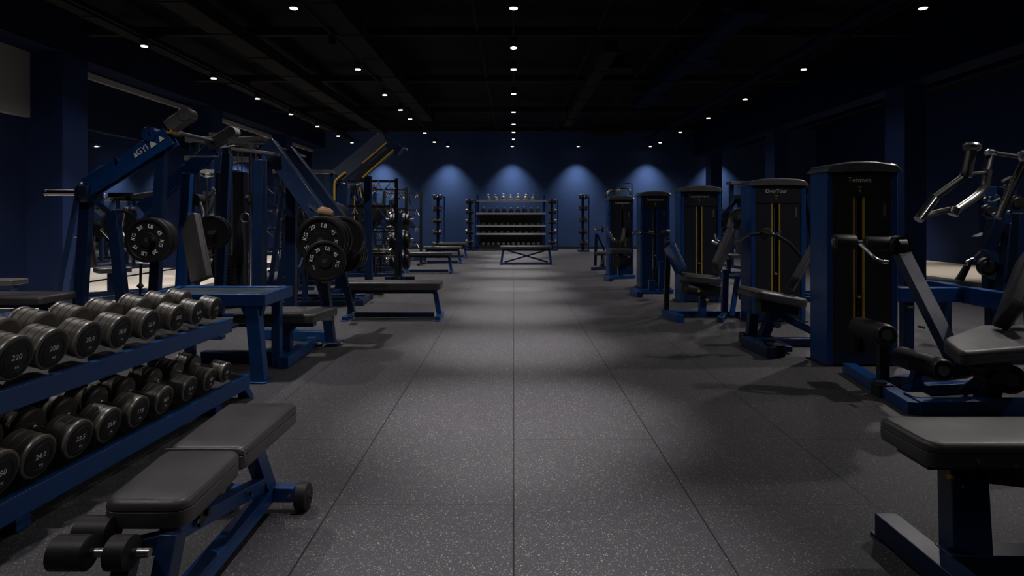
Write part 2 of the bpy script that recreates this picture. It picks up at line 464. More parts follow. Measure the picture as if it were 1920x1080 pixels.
for k, v in enumerate((88, 148, 186, 215, 238, 256, 268)):
    lamp(-5.95, dY(v), 'lit downlight, %s counted from the camera in the leftmost row' % ORD[k], LAMP_W * 3.2, size=66, tgt=(-6.6, dY(v) if k >= 0 else 7.2, 0), wide=50)
lamp(-5.95, 7.2, 'downlight of the leftmost row, outside the picture above', LAMP_W * 3.2, size=66, tgt=(-6.6, 7.2, 0), wide=50)
for k, v in enumerate((17, 131, 187, 222, 249, 268)):
    lamp(5.4, dY(v), 'lit downlight, %s counted from the camera in the right-hand row' % ORD[k], LAMP_W * 1.7, size=108, tgt=(3.8, dY(v) - .8, 0), wide=50)
for y in (2.4, 5.2): lamp(5.4, y, 'downlight of the right-hand row above the %s, outside the picture' % ('corner bench' if y < 3 else 'overhead press'), LAMP_W * (.25 if y < 3 else 1.7), size=104, tgt=(3.2, y - .3, 0), wide=30)
for y in (9.5, 14, 18.5): spot((10.4, y, 4.2), LAMP_W * 3.0, 70, .8, (1.0, .93, .85))  # added spots without fixtures, brighten the pale floor on the right
# row of small baffled lamps right of the middle row
for k, v in enumerate((19, 99, 177)):
    lamp(2.82, dY(v), 'dim grey downlight, %s counted from the camera in the row right of middle' % ORD[k], lit=False)
# wall washers
for k, x in enumerate((-5.2, -2.55, -.05, 2.5, 5.3, 8.0)):
    lamp(x, 23.75, 'lit wall-washing downlight close to the far wall, %s from the left' % ORD[k], WASH_W, size=84, tgt=(x, 24.25, 0.0), col=(.95, .97, 1.0))

# ------------------------------------------------------------------ dumbbells
def dumbbell_into(root, c, ax, up, r, L=0.33, hl=0.115, txt=None, simple=False):
    """c centre, ax unit axis (towards the aisle), head radius r"""
    c, ax = Vector(c), Vector(ax).normalized()
    prof = [(0, r * .80), (.04, r * .93), (.10, r), (.30, r), (.32, r * .965), (.36, r * .965), (.38, r), (.62, r), (.64, r * .965), (.68, r * .965), (.70, r), (.86, r * 1.0), (.90, r * 1.015), (.97, r * .985), (1.0, r * .90)]
    for s in (1, -1):
        a = c + ax * s * (L / 2 - hl); b = c + ax * s * (L / 2)
        MB().lathe(prof if not simple else [(0, r * .85), (.1, r), (.9, r), (1, r * .9)], a, b, 32 if not simple else 14).build('head', M_RUBBER, root)
        if not simple:
            fc = MB(); fc.lathe([(0, r * .885), (.6, r * .86), (1, r * .80)], b - ax * .002, b + ax * .003, 32)
            fc.torus(b + ax * .003, ax, r * .62, .0018, 28, 6)
            h = fc.build('end_cap', M_DBFACE, root)
            MB().lathe([(0, r * 1.004), (.3, r * 1.018), (.75, r * 1.0), (1, r * .93)], b - ax * (hl * .13), b - ax * (hl * .008), 32).build('rim', M_RIM, root, label='grey rim with painted glint')
            if txt and s == 1:
                right = up_ = None
                up_ = (Vector((0, 0, 1)) - ax * ax.z).normalized(); right = up_.cross(ax)
                t = MB(); t.text(txt, r * .36, b + ax * .0035 + up_ * r * .05, right, up_)
                t.text('KG', r * .16, b + ax * .0035 - up_ * r * .42 + right * .1 * r, right, up_)
                t.build('weight_marking', M_WHITE, root, smooth=False)
    hd = MB(); hd.lathe([(0, .0155), (.18, .0155), (.3, .0135), (.5, .0165), (.7, .0135), (.82, .0155), (1, .0155)], c - ax * (L / 2 - hl), c + ax * (L / 2 - hl), 16)
    for s in (1, -1): hd.cyl(c + ax * s * (L / 2 - hl - .018), c + ax * s * (L / 2 - hl), .021, 16)
    hd.build('handle', M_CHROME, root, label='chrome handle')

# rack frame of reference: s towards the camera, n towards the aisle
RA = Vector((-1.855, 4.25, 0)); RD = Vector((-.058, -.998, 0)).normalized(); RN = Vector((.998, -.058, 0)).normalized()
def R_(s, n, z): return RA + RD * s + RN * n + Vector((0, 0, z))
rack = thing('dumbbell_rack', 'long blue two-tier dumbbell rack running out of the left edge', 'rack', R_(1.7, -.3, 0))
for nm, zr, n0, z1, s0 in (('upper_tier', .55, -.095, .655, .0), ('lower_tier', .16, .02, .27, -.02)):
    m = MB()
    m.bar(R_(s0, n0 - .02, zr - .045), R_(3.6, n0 - .02, zr - .045), .04, .095)
    m.bar(R_(s0, n0 - .47, z1 - .03), R_(3.6, n0 - .47, z1 - .03), .04, .08)
    for s in (0.03, 1.75, 3.5): m.bar(R_(s, n0 - .03, zr - .05), R_(s, n0 - .46, z1 - .04), .05, .05)
    m.build(nm + '_rails', M_BLUE, rack, bevel=.003)
    t = MB()     # sloping saddle shelf
    for (a, b) in ((.045, .16), (.30, .43)):
        za = zr + (z1 - zr) * (a / .47) - .012; zb = zr + (z1 - zr) * (b / .47) - .012
        t.rings([[R_(s0 + .01, n0 - a, za), R_(s0 + .01, n0 - b, zb), R_(s0 + .01, n0 - b, zb - .012), R_(s0 + .01, n0 - a, za - .012)],
                 [R_(3.6, n0 - a, za), R_(3.6, n0 - b, zb), R_(3.6, n0 - b, zb - .012), R_(3.6, n0 - a, za - .012)]])
    t.build(nm + '_shelf', M_BLACK, rack)
for s in (.35, 1.8, 3.4):
    MB().bar(R_(s, -.42, 0.03), R_(s, -.42, .60), .07, .06).build('upright', M_BLUE, rack, bevel=.003)
for s in (.35, 1.8, 3.4):
    m = MB(); m.bar(R_(s, -.62, .03), R_(s, .0, .03), .07, .05); m.build('foot', M_BLUE, rack, bevel=.003)
g = MB(); g.prism([R_(-.02, -.0, .14), R_(-.02, -.0, .09), R_(-.06, .03, 0.0), R_(-.06, -.05, 0.0), R_(-.02, -.10, .14)], RD * .06); g.build('end_foot', M_BLUE, rack, bevel=.003)

NUM = ['20', '22', '24', '26', '28', '30', '32', '34', '36', '38', '40', '42']
tilt = Vector((RN.x, RN.y, -.20)).normalized()
def db_row(us, zc0, nface, r_far, r_near, name, s_extra, txts, skip):
    ys = []
    for k, u in enumerate(us):
        n = nface
        # intersection of the image column with the line of outer faces
        tx = (u - CX) / F
        # RA.x + RD.x s + RN.x n = tx (RA.y + RD.y s + RN.y n)
        s = (tx * (RA.y + RN.y * n) - RA.x - RN.x * n) / (RD.x - tx * RD.y)
        ys.append(s)
    ds = ys[-1] - ys[-2] if len(ys) > 1 else .24
    for j in range(s_extra): ys.append(ys[-1] + .235)
    for k, s in enumerate(ys):
        t = min(1, max(0, s / 2.0)); r = r_far + (r_near - r_far) * t
        zc = zc0 + (r - r_far) * 1.02
        hl = .10 + .035 * t; L = .30 + .07 * t
        face = R_(s, nface, zc)
        cc = face - tilt * L / 2
        lab = 'black rubber dumbbell on the %s of the near rack, %s from the far end' % (name, ORD[k])
        root = thing('dumbbell', lab, 'dumbbell', (cc.x, cc.y, zc - r), 'dumbbells on the blue rack')
        dumbbell_into(root, cc, tilt, None, r, L, hl, txts[min(k, len(txts) - 1)])
db_row([405, 372, 334, 283, 228, 168, 100, 30], .648, -.085, .070, .097, 'upper tier', 3, ['17.5', '20.0', '22.5', '22.0', '25.0', '20.0', '200', '220'], 0)
db_row([425, 395, 357, 310, 262, 207, 150, 75, 0], .252, .035, .060, .090, 'lower tier', 1, ['10.0', '12.5', '15.0', '15.0', '17.5', '20.0', '22.5', '24.0', '250'], 0)

# ------------------------------------------------------------------ foreground benches
b = thing('adjustable_bench', 'black padded blue-framed bench with wheels and a foam roller, beside the dumbbell rack', 'bench', (-1.05, 2.2, 0))
zt = .45
MB().pad([(-1.170, 1.73), (-.925, 1.73), (-.935, 2.125), (-1.205, 2.125)], zt - .085, zt, .055, .022).build('seat', M_VINYL, b)
MB().pad([(-1.207, 2.130), (-.936, 2.130), (-.930, 2.66), (-1.237, 2.66)], zt - .085, zt, .045, .022).build('backrest', M_VINYL, b)
m = MB(); m.tube([(-1.208, 2.128, zt - .004), (-.936, 2.128, zt - .004), (-.931, 2.128, zt - .05)], .0035, 8); m.build('seam_piping', M_CAP, b)
m = MB()
m.bar((-1.04, 1.55, .06), (-1.045, 2.62, .075), .06, .06)
m.bar((-1.20, 2.62, .075), (-.93, 2.62, .075), .06, .06)
m.bar((-1.25, 1.60, .03), (-.83, 1.60, .03), .06, .06)
m.build('base_frame', M_BLUE, b, bevel=.003)
m = MB(); m.bar((-1.05, 2.62, .08), (-1.06, 2.46, .37), .07, .055, (1, 0, 0)); m.build('rear_post', M_BLUE, b, bevel=.003)
m = MB(); m.bar((-.965, 1.60, .04), (-.955, 1.72, .365), .06, .05, (1, 0, 0)); m.bar((-1.10, 1.62, .04), (-1.10, 1.76, .3), .05, .05, (1, 0, 0)); m.bar((-1.10, 1.76, .3), (-.955, 1.74, .34), .05, .05); m.build('front_post', M_DBLUE, b, bevel=.003)
m = MB(); m.bar((-1.04, 1.84, .30), (-1.045, 2.52, .15), .05, .055); m.build('support_link', M_BLUE, b, bevel=.003)
m = MB(); m.bar((-1.05, 1.80, .352), (-1.06, 2.58, .352), .09, .03); m.bar((-1.10, 1.95, .345), (-1.0, 1.95, .345), .03, .02)
m.prism([(-1.0, 1.95, .34), (-1.0, 2.02, .34), (-1.0, 2.0, .27), (-1.0, 1.96, .26)], (-.012, 0, 0))
m.cyl((-1.08, 2.0, .29), (-.99, 2.0, .29), .012); m.build('pad_bracket', M_BLACK, b)
for x0, x1, nm in ((-.928, -.875, 'right'), (-1.262, -1.21, 'left')):
    m = MB(); m.lathe([(0, .048), (.1, .056), (.9, .056), (1, .048)], (x0, 2.625, .058), (x1, 2.625, .058), 28)
    wo = m.build('wheel', M_FOAM, b)
    m = MB(); m.lathe([(0, .03), (1, .026)], (x1 - .002 if nm == 'right' else x0 + .002, 2.625, .058), (x1 + .004 if nm == 'right' else x0 - .004, 2.625, .058), 20)
    m.cyl((x1, 2.625, .058) if nm == 'right' else (x0, 2.625, .058), (x1 + .010, 2.625, .058) if nm == 'right' else (x0 - .01, 2.625, .058), .01, 6); m.build('hub', M_BLACK, wo)
for x0, x1, yr in ((-1.215, -1.115, 1.62), (-1.065, -1.005, 1.62), (-1.225, -1.12, 1.725)):
    m = MB(); m.lathe([(0, .034), (.06, .044), (.94, .044), (1, .034)], (x0, yr, .365), (x1, yr, .365), 26); m.build('foam_roller', M_FOAM, b)
MB().cyl((-1.21, 1.62, .365), (-.96, 1.62, .365), .012, 12).build('roller_bar', M_STEEL, b)
m = MB(); m.tube([(-1.06, 1.62, .365), (-1.06, 1.72, .33), (-1.05, 1.80, .30)], .02, 10); m.build('roller_arm', M_BLACK, b)
for x0, x1 in ((-1.20, -1.10), (-1.06, -1.0)):
    m = MB(); m.lathe([(0, .034), (.06, .044), (.94, .044), (1, .034)], (x0, 1.56, .20), (x1, 1.56, .20), 26); m.build('foam_roller', M_FOAM, b)
m = MB(); m.bar((-1.04, 1.56, .20), (-1.04, 1.70, .18), .04, .04); m.cyl((-1.19, 1.56, .2), (-1.0, 1.56, .2), .012); m.build('lower_roller_bar', M_BLACK, b)
m = MB()
for c in ((-1.013, 1.95, .285), (-1.012, 2.35, .19), (-1.013, 2.5, .155), (-1.0, 1.80, .2), (-.945, 2.588, .075)):
    ax = Vector((1, 0, 0)) if c[0] > -1.02 and c[1] < 2.58 else Vector((0, -1, 0)); m.cyl(Vector(c), Vector(c) + ax * .012, .008, 6)
m.build('bolts', M_STEEL, b)

b = thing('padded_bench', 'black padded bench on a dark blue frame in the bottom right corner', 'bench', (2.1, 2.3, 0))
MB().pad([(1.455, 2.15), (2.75, 2.15), (2.75, 2.47), (1.455, 2.47)], .365, .455, .06, .026).build('pad', M_VINYL, b)
m = MB(); m.bar((1.50, 2.31, .352), (2.7, 2.31, .352), .18, .03); m.build('pad_board', M_BLACK, b)
m = MB(); m.bar((1.57, 2.13, .08), (1.66, 2.27, .34), .085, .13, (1, 0, 0)); m.build('front_post', M_DBLUE, b, bevel=.003)
m = MB(); m.bar((1.455, 1.86, .052), (1.455, 2.40, .052), .085, .085); m.build('foot_bar', M_DBLUE, b, bevel=.003)
m = MB(); m.bar((1.49, 2.13, .055), (2.75, 2.13, .055), .085, .085); m.build('spine', M_DBLUE, b, bevel=.003)
m = MB(); m.bar((1.68, 2.30, .315), (2.65, 2.28, .21), .07, .08); m.build('brace', M_DBLUE, b, bevel=.003)
m = MB(); m.bar((2.6, 2.15, .08), (2.6, 2.29, .34), .09, .1, (1, 0, 0)); m.build('rear_post', M_DBLUE, b, bevel=.003)
m = MB(); m.box((1.41, 1.84, 0), (1.50, 1.90, .012)); m.box((1.41, 2.36, 0), (1.50, 2.425, .012)); m.build('rubber_feet', M_BLACK, b)
m = MB(); m.cyl((1.575, 2.205, .315), (1.545, 2.18, .33), .010, 10); m.build('locking_pin', M_YEL, b, label='yellow locking pin')
m = MB()
for c in ((1.60, 2.195, .29), (1.62, 2.145, .40), (1.75, 2.145, .385)): m.cyl(Vector(c), Vector(c) + Vector((0, -.01, 0)), .007, 8)
m.build('bolts', M_STEEL, b)

# ------------------------------------------------------------------ simple flat benches
def flat_bench(x0, x1, yc, ztop, label, group=None, xbrace=False, wy=.30, thick=.07, legs_in=.06):
    b = thing('flat_bench', label, 'bench', ((x0 + x1) / 2, yc, 0), group)
    MB().pad([(x0, yc - wy / 2), (x1, yc - wy / 2), (x1, yc + wy / 2), (x0, yc + wy / 2)], ztop - thick, ztop, .04, .02).build('pad', M_VINYL, b)
    m = MB(); m.bar((x0 + .06, yc, ztop - thick - .03), (x1 - .06, yc, ztop - thick - .03), .06, .06); m.build('top_rail', M_DBLUE, b, bevel=.003)
    for s, x in ((-1, x0 + legs_in + .02), (1, x1 - legs_in - .02)):
        m = MB(); m.bar((x + s * .05, yc, .04), (x, yc, ztop - thick - .05), .06, .05, (0, 1, 0)); m.build('leg', M_BLUE, b, bevel=.003)
        m = MB(); m.bar((x + s * .05, yc - .24, .03), (x + s * .05, yc + .24, .03), .06, .05)
        m.box((x + s * .05 - .04, yc - .26, 0), (x + s * .05 + .04, yc - .2, .015)); m.build('foot', M_BLUE, b, bevel=.003)
    if not xbrace:
        m = MB(); m.bar((x0 + .1, yc, .045), (x1 - .1, yc, .045), .05, .06); m.build('spine', M_DBLUE, b, bevel=.003)
    else:
        m = MB(); m.bar((x0 + .12, yc - .05, .06), (x1 - .2, yc - .05, ztop - thick - .06), .04, .04, (0, 1, 0))
        m.bar((x1 - .12, yc + .05, .06), (x0 + .2, yc + .05, ztop - thick - .06), .04, .04, (0, 1, 0)); m.build('cross_brace', M_DBLUE, b)
        m = MB(); m.bar((x0 + .02, yc - .2, .03), (x1 - .02, yc - .2, .03), .05, .05); m.build('spine', M_DBLUE, b)
    return b
flat_bench(-2.07, -.89, 7.62, .46, 'long black flat bench on blue legs, nearest on the left of the aisle', 'flat benches by the aisle', thick=.09, wy=.34)
flat_bench(-2.45, -1.38, 13.9, .47, 'second flat bench on the left of the aisle, with a low blue base', 'flat benches by the aisle')
flat_bench(-2.45, -1.42, 16.7, .47, 'third flat bench on the left of the aisle, overlapped by the second', 'flat benches by the aisle')
flat_bench(-2.35, -1.46, 19.2, .47, 'farthest small flat bench on the left, before the dumbbell stand', 'flat benches by the aisle')
flat_bench(-.36, 1.03, 16.4, .50, 'flat bench with crossed braces in the middle before the far rack', None, xbrace=True)
flat_bench(-5.85, -4.44, 6.0, .50, 'grey-topped bench with splayed legs at the left edge behind the dumbbells', None, wy=.5, legs_in=.14)
flat_bench(-7.55, -6.35, 7.9, .46, 'low dark bench beside the blue pillar on the pale floor', None)

# low blue platform table between the rack and the press
t = thing('steel_platform_table', 'low blue steel table with a grey ribbed top behind the dumbbell rack', 'table', (-2.35, 4.93, 0))
TZ = .67
m = MB()
m.bar((-2.80, 4.66, TZ - .045), (-1.885, 4.66, TZ - .045), .05, .09); m.bar((-2.85, 5.20, TZ - .045), (-1.885, 5.20, TZ - .045), .05, .09)
m.bar((-1.905, 4.64, TZ - .045), (-1.905, 5.22, TZ - .045), .05, .09); m.bar((-2.80, 4.64, TZ - .045), (-2.80, 5.22, TZ - .045), .05, .09)
m.build('top_frame', M_BLUE, t, bevel=.004)
MB().box((-2.78, 4.68, TZ - .03), (-1.93, 5.18, TZ - .012)).build('top_sheet', M_TABLE, t)
for x, y in ((-1.99, 4.69), (-2.72, 4.69), (-2.72, 5.16), (-1.99, 5.16)):
    m = MB(); dx = .06 if y < 5 and x > -2.2 else 0
    if x > -2.2 and y < 5:
        m.bar((x, y, TZ - .08), (x + .06, y - .02, .01), .10, .09, (0, 1, 0)); m.prism([(x - .09, y - .03, TZ - .09), (x + .09, y - .03, TZ - .09), (x + .07, y - .03, TZ - .17), (x - .06, y - .03, TZ - .17)], (0, .06, 0))
        m.box((x - .01, y - .09, 0), (x + .13, y + .05, .012))
    else: m.bar((x, y, TZ - .08), (x, y, 0), .07, .07)
    m.build('leg', M_BLUE, t, bevel=.004)

# ------------------------------------------------------------------ weight plates
def weight_plate(c, ax, r, th, label, group, near=False, numb='45'):
    c, ax = Vector(c), Vector(ax).normalized()
    root = thing('weight_plate', label, 'weight plate', c, group)
    m = MB()
    m.lathe([(0, r * .97), (.06, r), (.94, r), (1, r * .97), (1.0, r * .86), (.82, r * .84), (.82, r * .34), (1.0, r * .32), (1.02, r * .12)], c - ax * th / 2, c + ax * th / 2, 40 if near else 24)
    m.build('disc', M_PLATE, root)
    MB().lathe([(0, r * .12), (1, r * .12)], c - ax * (th * .52), c + ax * (th * .56), 16).build('hub', M_STEEL, root)
    if near:
        up = Vector((0, 0, 1)); right = up.cross(ax).normalized()
        t = MB()
        for k, s in enumerate(('LB', '45', 'KG', '20', 'LB', '45', 'KG', '20')):
            a = 2 * PI * (k + .3) / 8
            rad = right * math.sin(a) + up * math.cos(a)
            t.text(s, r * .24, c + ax * (th * .42) + rad * r * .61, rad.cross(ax), rad)
        t.build('lettering', M_WHITE, root, smooth=False)
    return root

# ------------------------------------------------------------------ lever machine, nearest on the left
YA, YA2 = 6.3, 7.75
lm = thing('lever_row_machine', 'tall blue lever machine with steep arms, nearest on the left behind the dumbbells', 'exercise machine', (-4.1, 7.0, 0))
def seg(mb, a, b_, w_, h_, up=(0, 1, 0)): return mb.bar(P(*a), P(*b_), w_, h_, up)
for Y, pts, cap, nm in ((YA, ((168, 352), (287, 250), (322, 244)), ((318, 240), (352, 216)), 'near'), (YA2, ((268, 392), (352, 318), (400, 268)), ((392, 274), (436, 248)), 'far')):
    m = MB()
    a, b1 = P(*pts[0], Y), P(pts[1][0] + 8, pts[1][1] + 6, Y)
    for dy in (-.05, .05):
        o3 = Vector((0, dy, 0)); m.bar(a + o3, P(pts[2][0], pts[2][1] + 12, Y) + o3, .022, .19 if nm == 'near' else .16, (-.7, 0, .7))
    arm = m.build('lever_arm', M_BLUE, lm, bevel=.003)
    m = MB(); c0, c1 = P(*cap[0], Y), P(*cap[1], Y)
    m.bar(c0, c1, .13, .13, (0, 0, 1)); m.cyl(c1 + Vector((0, -.075, 0)), c1 + Vector((0, .075, 0)), .07, 20)
    m.build('counterweight_end', M_CAP, arm, bevel=.006, label='grey rounded arm end')
    m = MB(); q = P(pts[1][0], pts[1][1] + 3, Y); m.cyl(q + Vector((0, -.08, 0)), q + Vector((0, .08, 0)), .075, 24); m.build('elbow_joint', M_BLUE, arm, bevel=.003)
    m = MB()
    for (u, v) in ((pts[2][0] + 3, pts[2][1] + 2), (pts[1][0] + 3, pts[1][1] + 2), ((pts[0][0] + pts[1][0]) / 2, (pts[0][1] + pts[1][1]) / 2)):
        q = P(u, v, Y); m.cyl(q + Vector((0, -.09, 0)), q + Vector((0, .09, 0)), .014, 10)
    m.build('bolts', M_CHROME, arm)
    if nm == 'near':
        m = MB(); q = P(325, 248, Y); m.cyl(q + Vector((0, -.085, 0)), q + Vector((0, .085, 0)), .024, 12); m.build('yellow_knob', M_YEL, arm)
        y0 = Y - .068; t = MB()
        ex = (P(322, 256, Y) - P(168, 352, Y)).normalized(); ey = Vector((0, -1, 0)).cross(ex) * 1
        if ey.z < 0: ey = -ey
        def at(u, v): q = P(u, v, Y); return Vector((q.x, y0, q.z))
        for (u, v, s) in ((309, 261, .055), (293, 271, .07), (262, 292, .045)):
            c = at(u, v); t.prism([c - ex * s * .5 - ey * s * .5, c + ex * s * .6 - ey * s * .4, c - ex * s * .1 + ey * s * .6], (0, -.004, 0))
        t.text('GYI', .085, at(274, 283), ex, ey); t.build('decals', M_WHITE, arm, smooth=False)
# uprights and base
for Y, nm in ((YA + .02, 'near'), (YA2, 'far')):
    k = YA / Y
    def pp(u, v, Y=Y): 
        q = P(u, v, YA + .02); return Vector((q.x, Y, q.z))
    for a, b_, w_ in (((164, 366), (146, 640), .11), ((212, 395), (238, 640), .10), ((305, 262), (286, 640), .10)):
        if nm == 'far' and a[0] == 164: continue
        m = MB(); m.bar(pp(*a), pp(*b_), w_, .08, (0, 1, 0)); m.build('upright', M_DBLUE, lm, bevel=.003)
    m = MB(); m.bar(pp(120, 636), pp(420, 636), .08, .08); m.build('base_rail', M_DBLUE, lm, bevel=.003)
m = MB(); q = P(345, 390, 7.0)
m.bar(P(352, 325, 7.0), P(338, 560, 7.0), .10, .08, (0, 1, 0)); m.bar(P(338, 556, 7.0), P(362, 596, 7.0), .1, .08, (0, 1, 0)); m.build('mast', M_BLUE, lm, bevel=.003)
m = MB(); q = P(282, 252, YA); q2 = P(350, 262, YA2); m.tube([P(318, 246, YA), P(400, 264, YA2)], .022, 12, 0); m.cyl(P(320, 247, YA), P(338, 251, YA + .3), .034, 12); m.build('top_crossbar', M_STEEL, lm)
m = MB(); m.bar(P(205, 366, YA + .1), P(248, 366, YA + .1), .05, .05); m.bar(P(240, 370, YA + .1), P(290, 362, YA2), .05, .05); m.build('lower_crossbar', M_BLACK, lm)
m = MB(); q = P(161, 361, YA); m.lathe([(0, .10), (.1, .115), (.9, .115), (1, .10)], q + Vector((-.02, 0, 0)), q + Vector((.09, 0, 0)), 28); m.cyl(q - Vector((0, .03, 0)), q + Vector((0, .12, 0)), .1, 28); m.build('pivot_disc', M_DBLUE, lm)
m = MB(); m.cyl(P(86, 361, YA), P(160, 361, YA), .032, 20); m.cyl(P(86, 361, YA), P(89, 361, YA), .036, 20); m.build('loading_peg', M_CHROME, lm, label='bright chrome loading peg')
m = MB(); q = P(281, 450, 6.02); m.cyl(q, q + Vector((0, .42, 0)), .025, 16); m.build('plate_peg', M_CHROME, lm)
m = MB(); m.bar(P(300, 420, 6.5), P(282, 452, 6.6), .07, .07, (0, 1, 0)); m.cyl(P(264, 495, 6.3), P(263, 552, 6.3), .012); m.lathe([(0, .02), (.5, .035), (1, .02)], P(263, 532, 6.3), P(263, 540, 6.3), 12)
m.cyl(P(263, 552, 6.3), P(263, 640, 6.3), .018); m.build('plate_hanger', M_BLACK, lm)
m = MB(); m.cyl(P(398, 436, 7.0), P(398, 436, 7.0) + Vector((-.05, .35, 0)), .025, 16); m.build('plate_peg', M_CHROME, lm)
m = MB(); m.padbar(P(362, 406, 7.05), P(386, 526, 6.9), .25, .10, (-.93, .36, .0), .03, .02); m.build('back_pad', M_VINYL, lm)
m = MB(); m.bar(P(352, 470, 7.2), P(362, 590, 7.2), .06, .1, (0, 1, 0)); m.bar(P(338, 560, 7.15), P(395, 560, 7.05), .08, .07); m.build('seat_post', M_BLUE, lm)
m = MB(); m.pad([(-3.95, 6.75), (-3.50, 6.75), (-3.50, 7.2), (-3.95, 7.2)], .38, .46, .05, .02); m.build('seat', M_VINYL, lm)
m = MB(); m.bar((-3.75, 7.0, .38), (-3.75, 7.0, .03), .08, .08); m.bar((-4.6, 7.0, .05), (-3.2, 7.0, .05), .08, .07); m.bar((-3.2, 6.35, .05), (-3.2, 7.7, .05), .08, .07); m.build('seat_frame', M_DBLUE, lm, bevel=.003)
m = MB(); m.tube([P(345, 293, 7.3), P(410, 293, 7.3)], .012, 8); m.tube([P(372, 372, 7.3), P(382, 400, 7.2), P(378, 412, 7.1)], .016, 8); m.tube([P(385, 378, 7.5), P(404, 360, 7.5), P(398, 352, 7.5)], .016, 8)
m.tube([P(190, 430, 6.6), P(210, 452, 6.6)], .012, 8); m.tube([P(232, 400, 6.6), P(226, 432, 6.6), P(236, 450, 6.6)], .016, 8); m.tube([P(140, 443, 6.7), P(160, 443, 6.7)], .012, 8); m.build('handles', M_CHROME, lm)
m = MB(); m.cyl(P(368, 375, 7.3) + Vector((0, -.05, 0)), P(368, 375, 7.3) + Vector((0, .1, 0)), .07, 18); m.build('linkage_hub', M_BLACK, lm)
for k in range(3):
    q = P(278 if k else 278, 450, 6.12 + 0 * k); q = P(279, 450, 6.10); q.y += k * .075
    weight_plate(q, (0.02, -1, 0), .225 if k < 2 else .205, .06, 'large lettered weight plate, %s of the stack on the nearest lever machine' % ('outermost', 'middle', 'innermost')[k], 'plates on the near lever machine', near=(k == 0))
for k in range(2):
    q = P(395, 436, 7.1); q.y += k * .07
    weight_plate(q, (0.25, -1, 0), .20, .055, '%s plate behind the upright back pad of the nearest lever machine' % ('front', 'rear')[k], 'plates on the near lever machine')

# ------------------------------------------------------------------ plate-loaded press with long sloping arms (left, second)
YB1 = 5.95
pm = thing('plate_loaded_press', 'blue plate-loaded press with long sloping arms beside the low table', 'exercise machine', (-2.3, 6.0, 0))
m = MB()
for dy in (0, .55):
    m.bar(P(503, 272, YB1 + .5), P(604, 412, YB1), .17, .10, (0, 1, 0)) if dy == 0 else m.bar(P(540, 285, YB1 + 1.0), P(640, 418, YB1 + .55), .16, .10, (0, 1, 0))
m.build('sloping_arms', M_DBLUE, pm, bevel=.004)
m = MB(); m.bar(P(487, 300, 6.0), P(484, 560, 6.0), .09, .08, (0, 1, 0)); m.build('rear_upright', M_DBLUE, pm, bevel=.003)
m = MB(); m.bar(P(548, 330, 6.9), P(545, 590, 6.9), .11, .09, (0, 1, 0)); m.build('middle_upright', M_DBLUE, pm, bevel=.003)
m = MB(); m.bar(P(598, 430, YB1), P(620, 640, YB1 + .05), .085, .09, (0, 1, 0)); m.box(tuple(P(608, 642, YB1 + .05) + Vector((0, -.1, 0))), tuple(P(640, 642, YB1 + .05) + Vector((0, .1, .012)))); m.build('front_upright', M_DBLUE, pm, bevel=.003)
m = MB(); m.bar(P(590, 500, YB1 + .6), P(622, 600, YB1 + .9), .07, .08, (0, 1, 0)); m.bar(P(640, 500, 7.3), P(660, 585, 7.3), .07, .06, (0, 1, 0)); m.build('braces', M_DBLUE, pm, bevel=.003)
m = MB(); m.bar(G(470, 625, .05), G(620, 630, .05), .08, .09); m.bar(G(380, 668, .05), G(545, 668, .05), .08, .09); m.bar(G(530, 680, .05), G(585, 640, .05), .09, .09)
m.box(tuple(G(512, 682) + Vector((0, -.03, 0))), tuple(G(545, 682) + Vector((0, .08, .012)))); m.build('base_frame', M_BLUE, pm, bevel=.003)
q = P(492, 268, 6.2); m = MB(); m.bar(P(440, 268, 6.6), P(500, 262, 6.6), .3, .05); m.bar(P(440, 280, 6.2), P(520, 290, 6.2), .16, .03); m.build('top_plate', M_CAP, pm, bevel=.004, label='grey steel top plate')
m = MB(); m.tube([P(430, 266, 6.4), P(500, 268, 6.6), P(572, 294, 7.2)], .011, 8); m.build('top_rod', M_STEEL, pm)
m = MB(); c = P(612, 398, YB1 - .05); m.lathe([(0, .02), (.2, .045), (.7, .05), (1, .03)], c + Vector((-.08, 0, .02)), c + Vector((.06, 0, -.02)), 20); m.build('arm_end_cap', M_TAN, pm, label='rounded tan end cap')
m = MB(); m.tube([P(580, 385, YB1), P(596, 398, YB1), P(612, 402, YB1)], .014, 8); m.tube([P(566, 395, YB1), P(574, 425, YB1), P(562, 455, YB1)], .012, 8)
m.tube([P(575, 415, YB1 - .15), P(590, 440, YB1 - .15), P(610, 475, YB1 - .2)], .014, 8); m.tube([P(604, 600, YB1 - .1), P(620, 598, YB1 - .1), P(628, 597, YB1 - .1)], .02, 8); m.tube([P(560, 500, YB1), P(568, 480, YB1), P(568, 462, YB1)], .012, 8); m.build('handles', M_CHROME, pm)
m = MB(); m.cyl(P(605, 450, 5.7), P(605, 450, 5.7) + Vector((.05, .9, 0)), .03, 14); m.cyl(P(640, 478, 6.5), P(640, 478, 6.5) + Vector((.05, .7, 0)), .03, 14); m.build('plate_pegs', M_CHROME, pm)
m = MB(); m.box(tuple(P(602, 518, YB1 - .1)), tuple(P(611, 530, YB1 - .1) + Vector((0, .01, 0)))); m.cyl(P(606, 520, YB1 - .11), P(606, 520, YB1 - .14), .02); m.build('adjustment_knob', M_YEL, pm, label='yellow adjustment knob')
m = MB(); m.pad([(-2.42, 5.26), (-1.72, 5.26), (-1.64, 5.75), (-2.42, 5.75)], .34, .42, .04, .02); m.build('seat', M_VINYL, pm)
m = MB(); m.bar((-2.0, 5.42, .34), (-2.0, 5.42, .06), .08, .08); m.bar((-1.90, 5.4, .34), (-2.0, 5.42, .24), .05, .05); m.bar((-2.4, 5.4, .32), (-1.75, 5.4, .32), .1, .05); m.build('seat_post', M_BLUE, pm, bevel=.003)
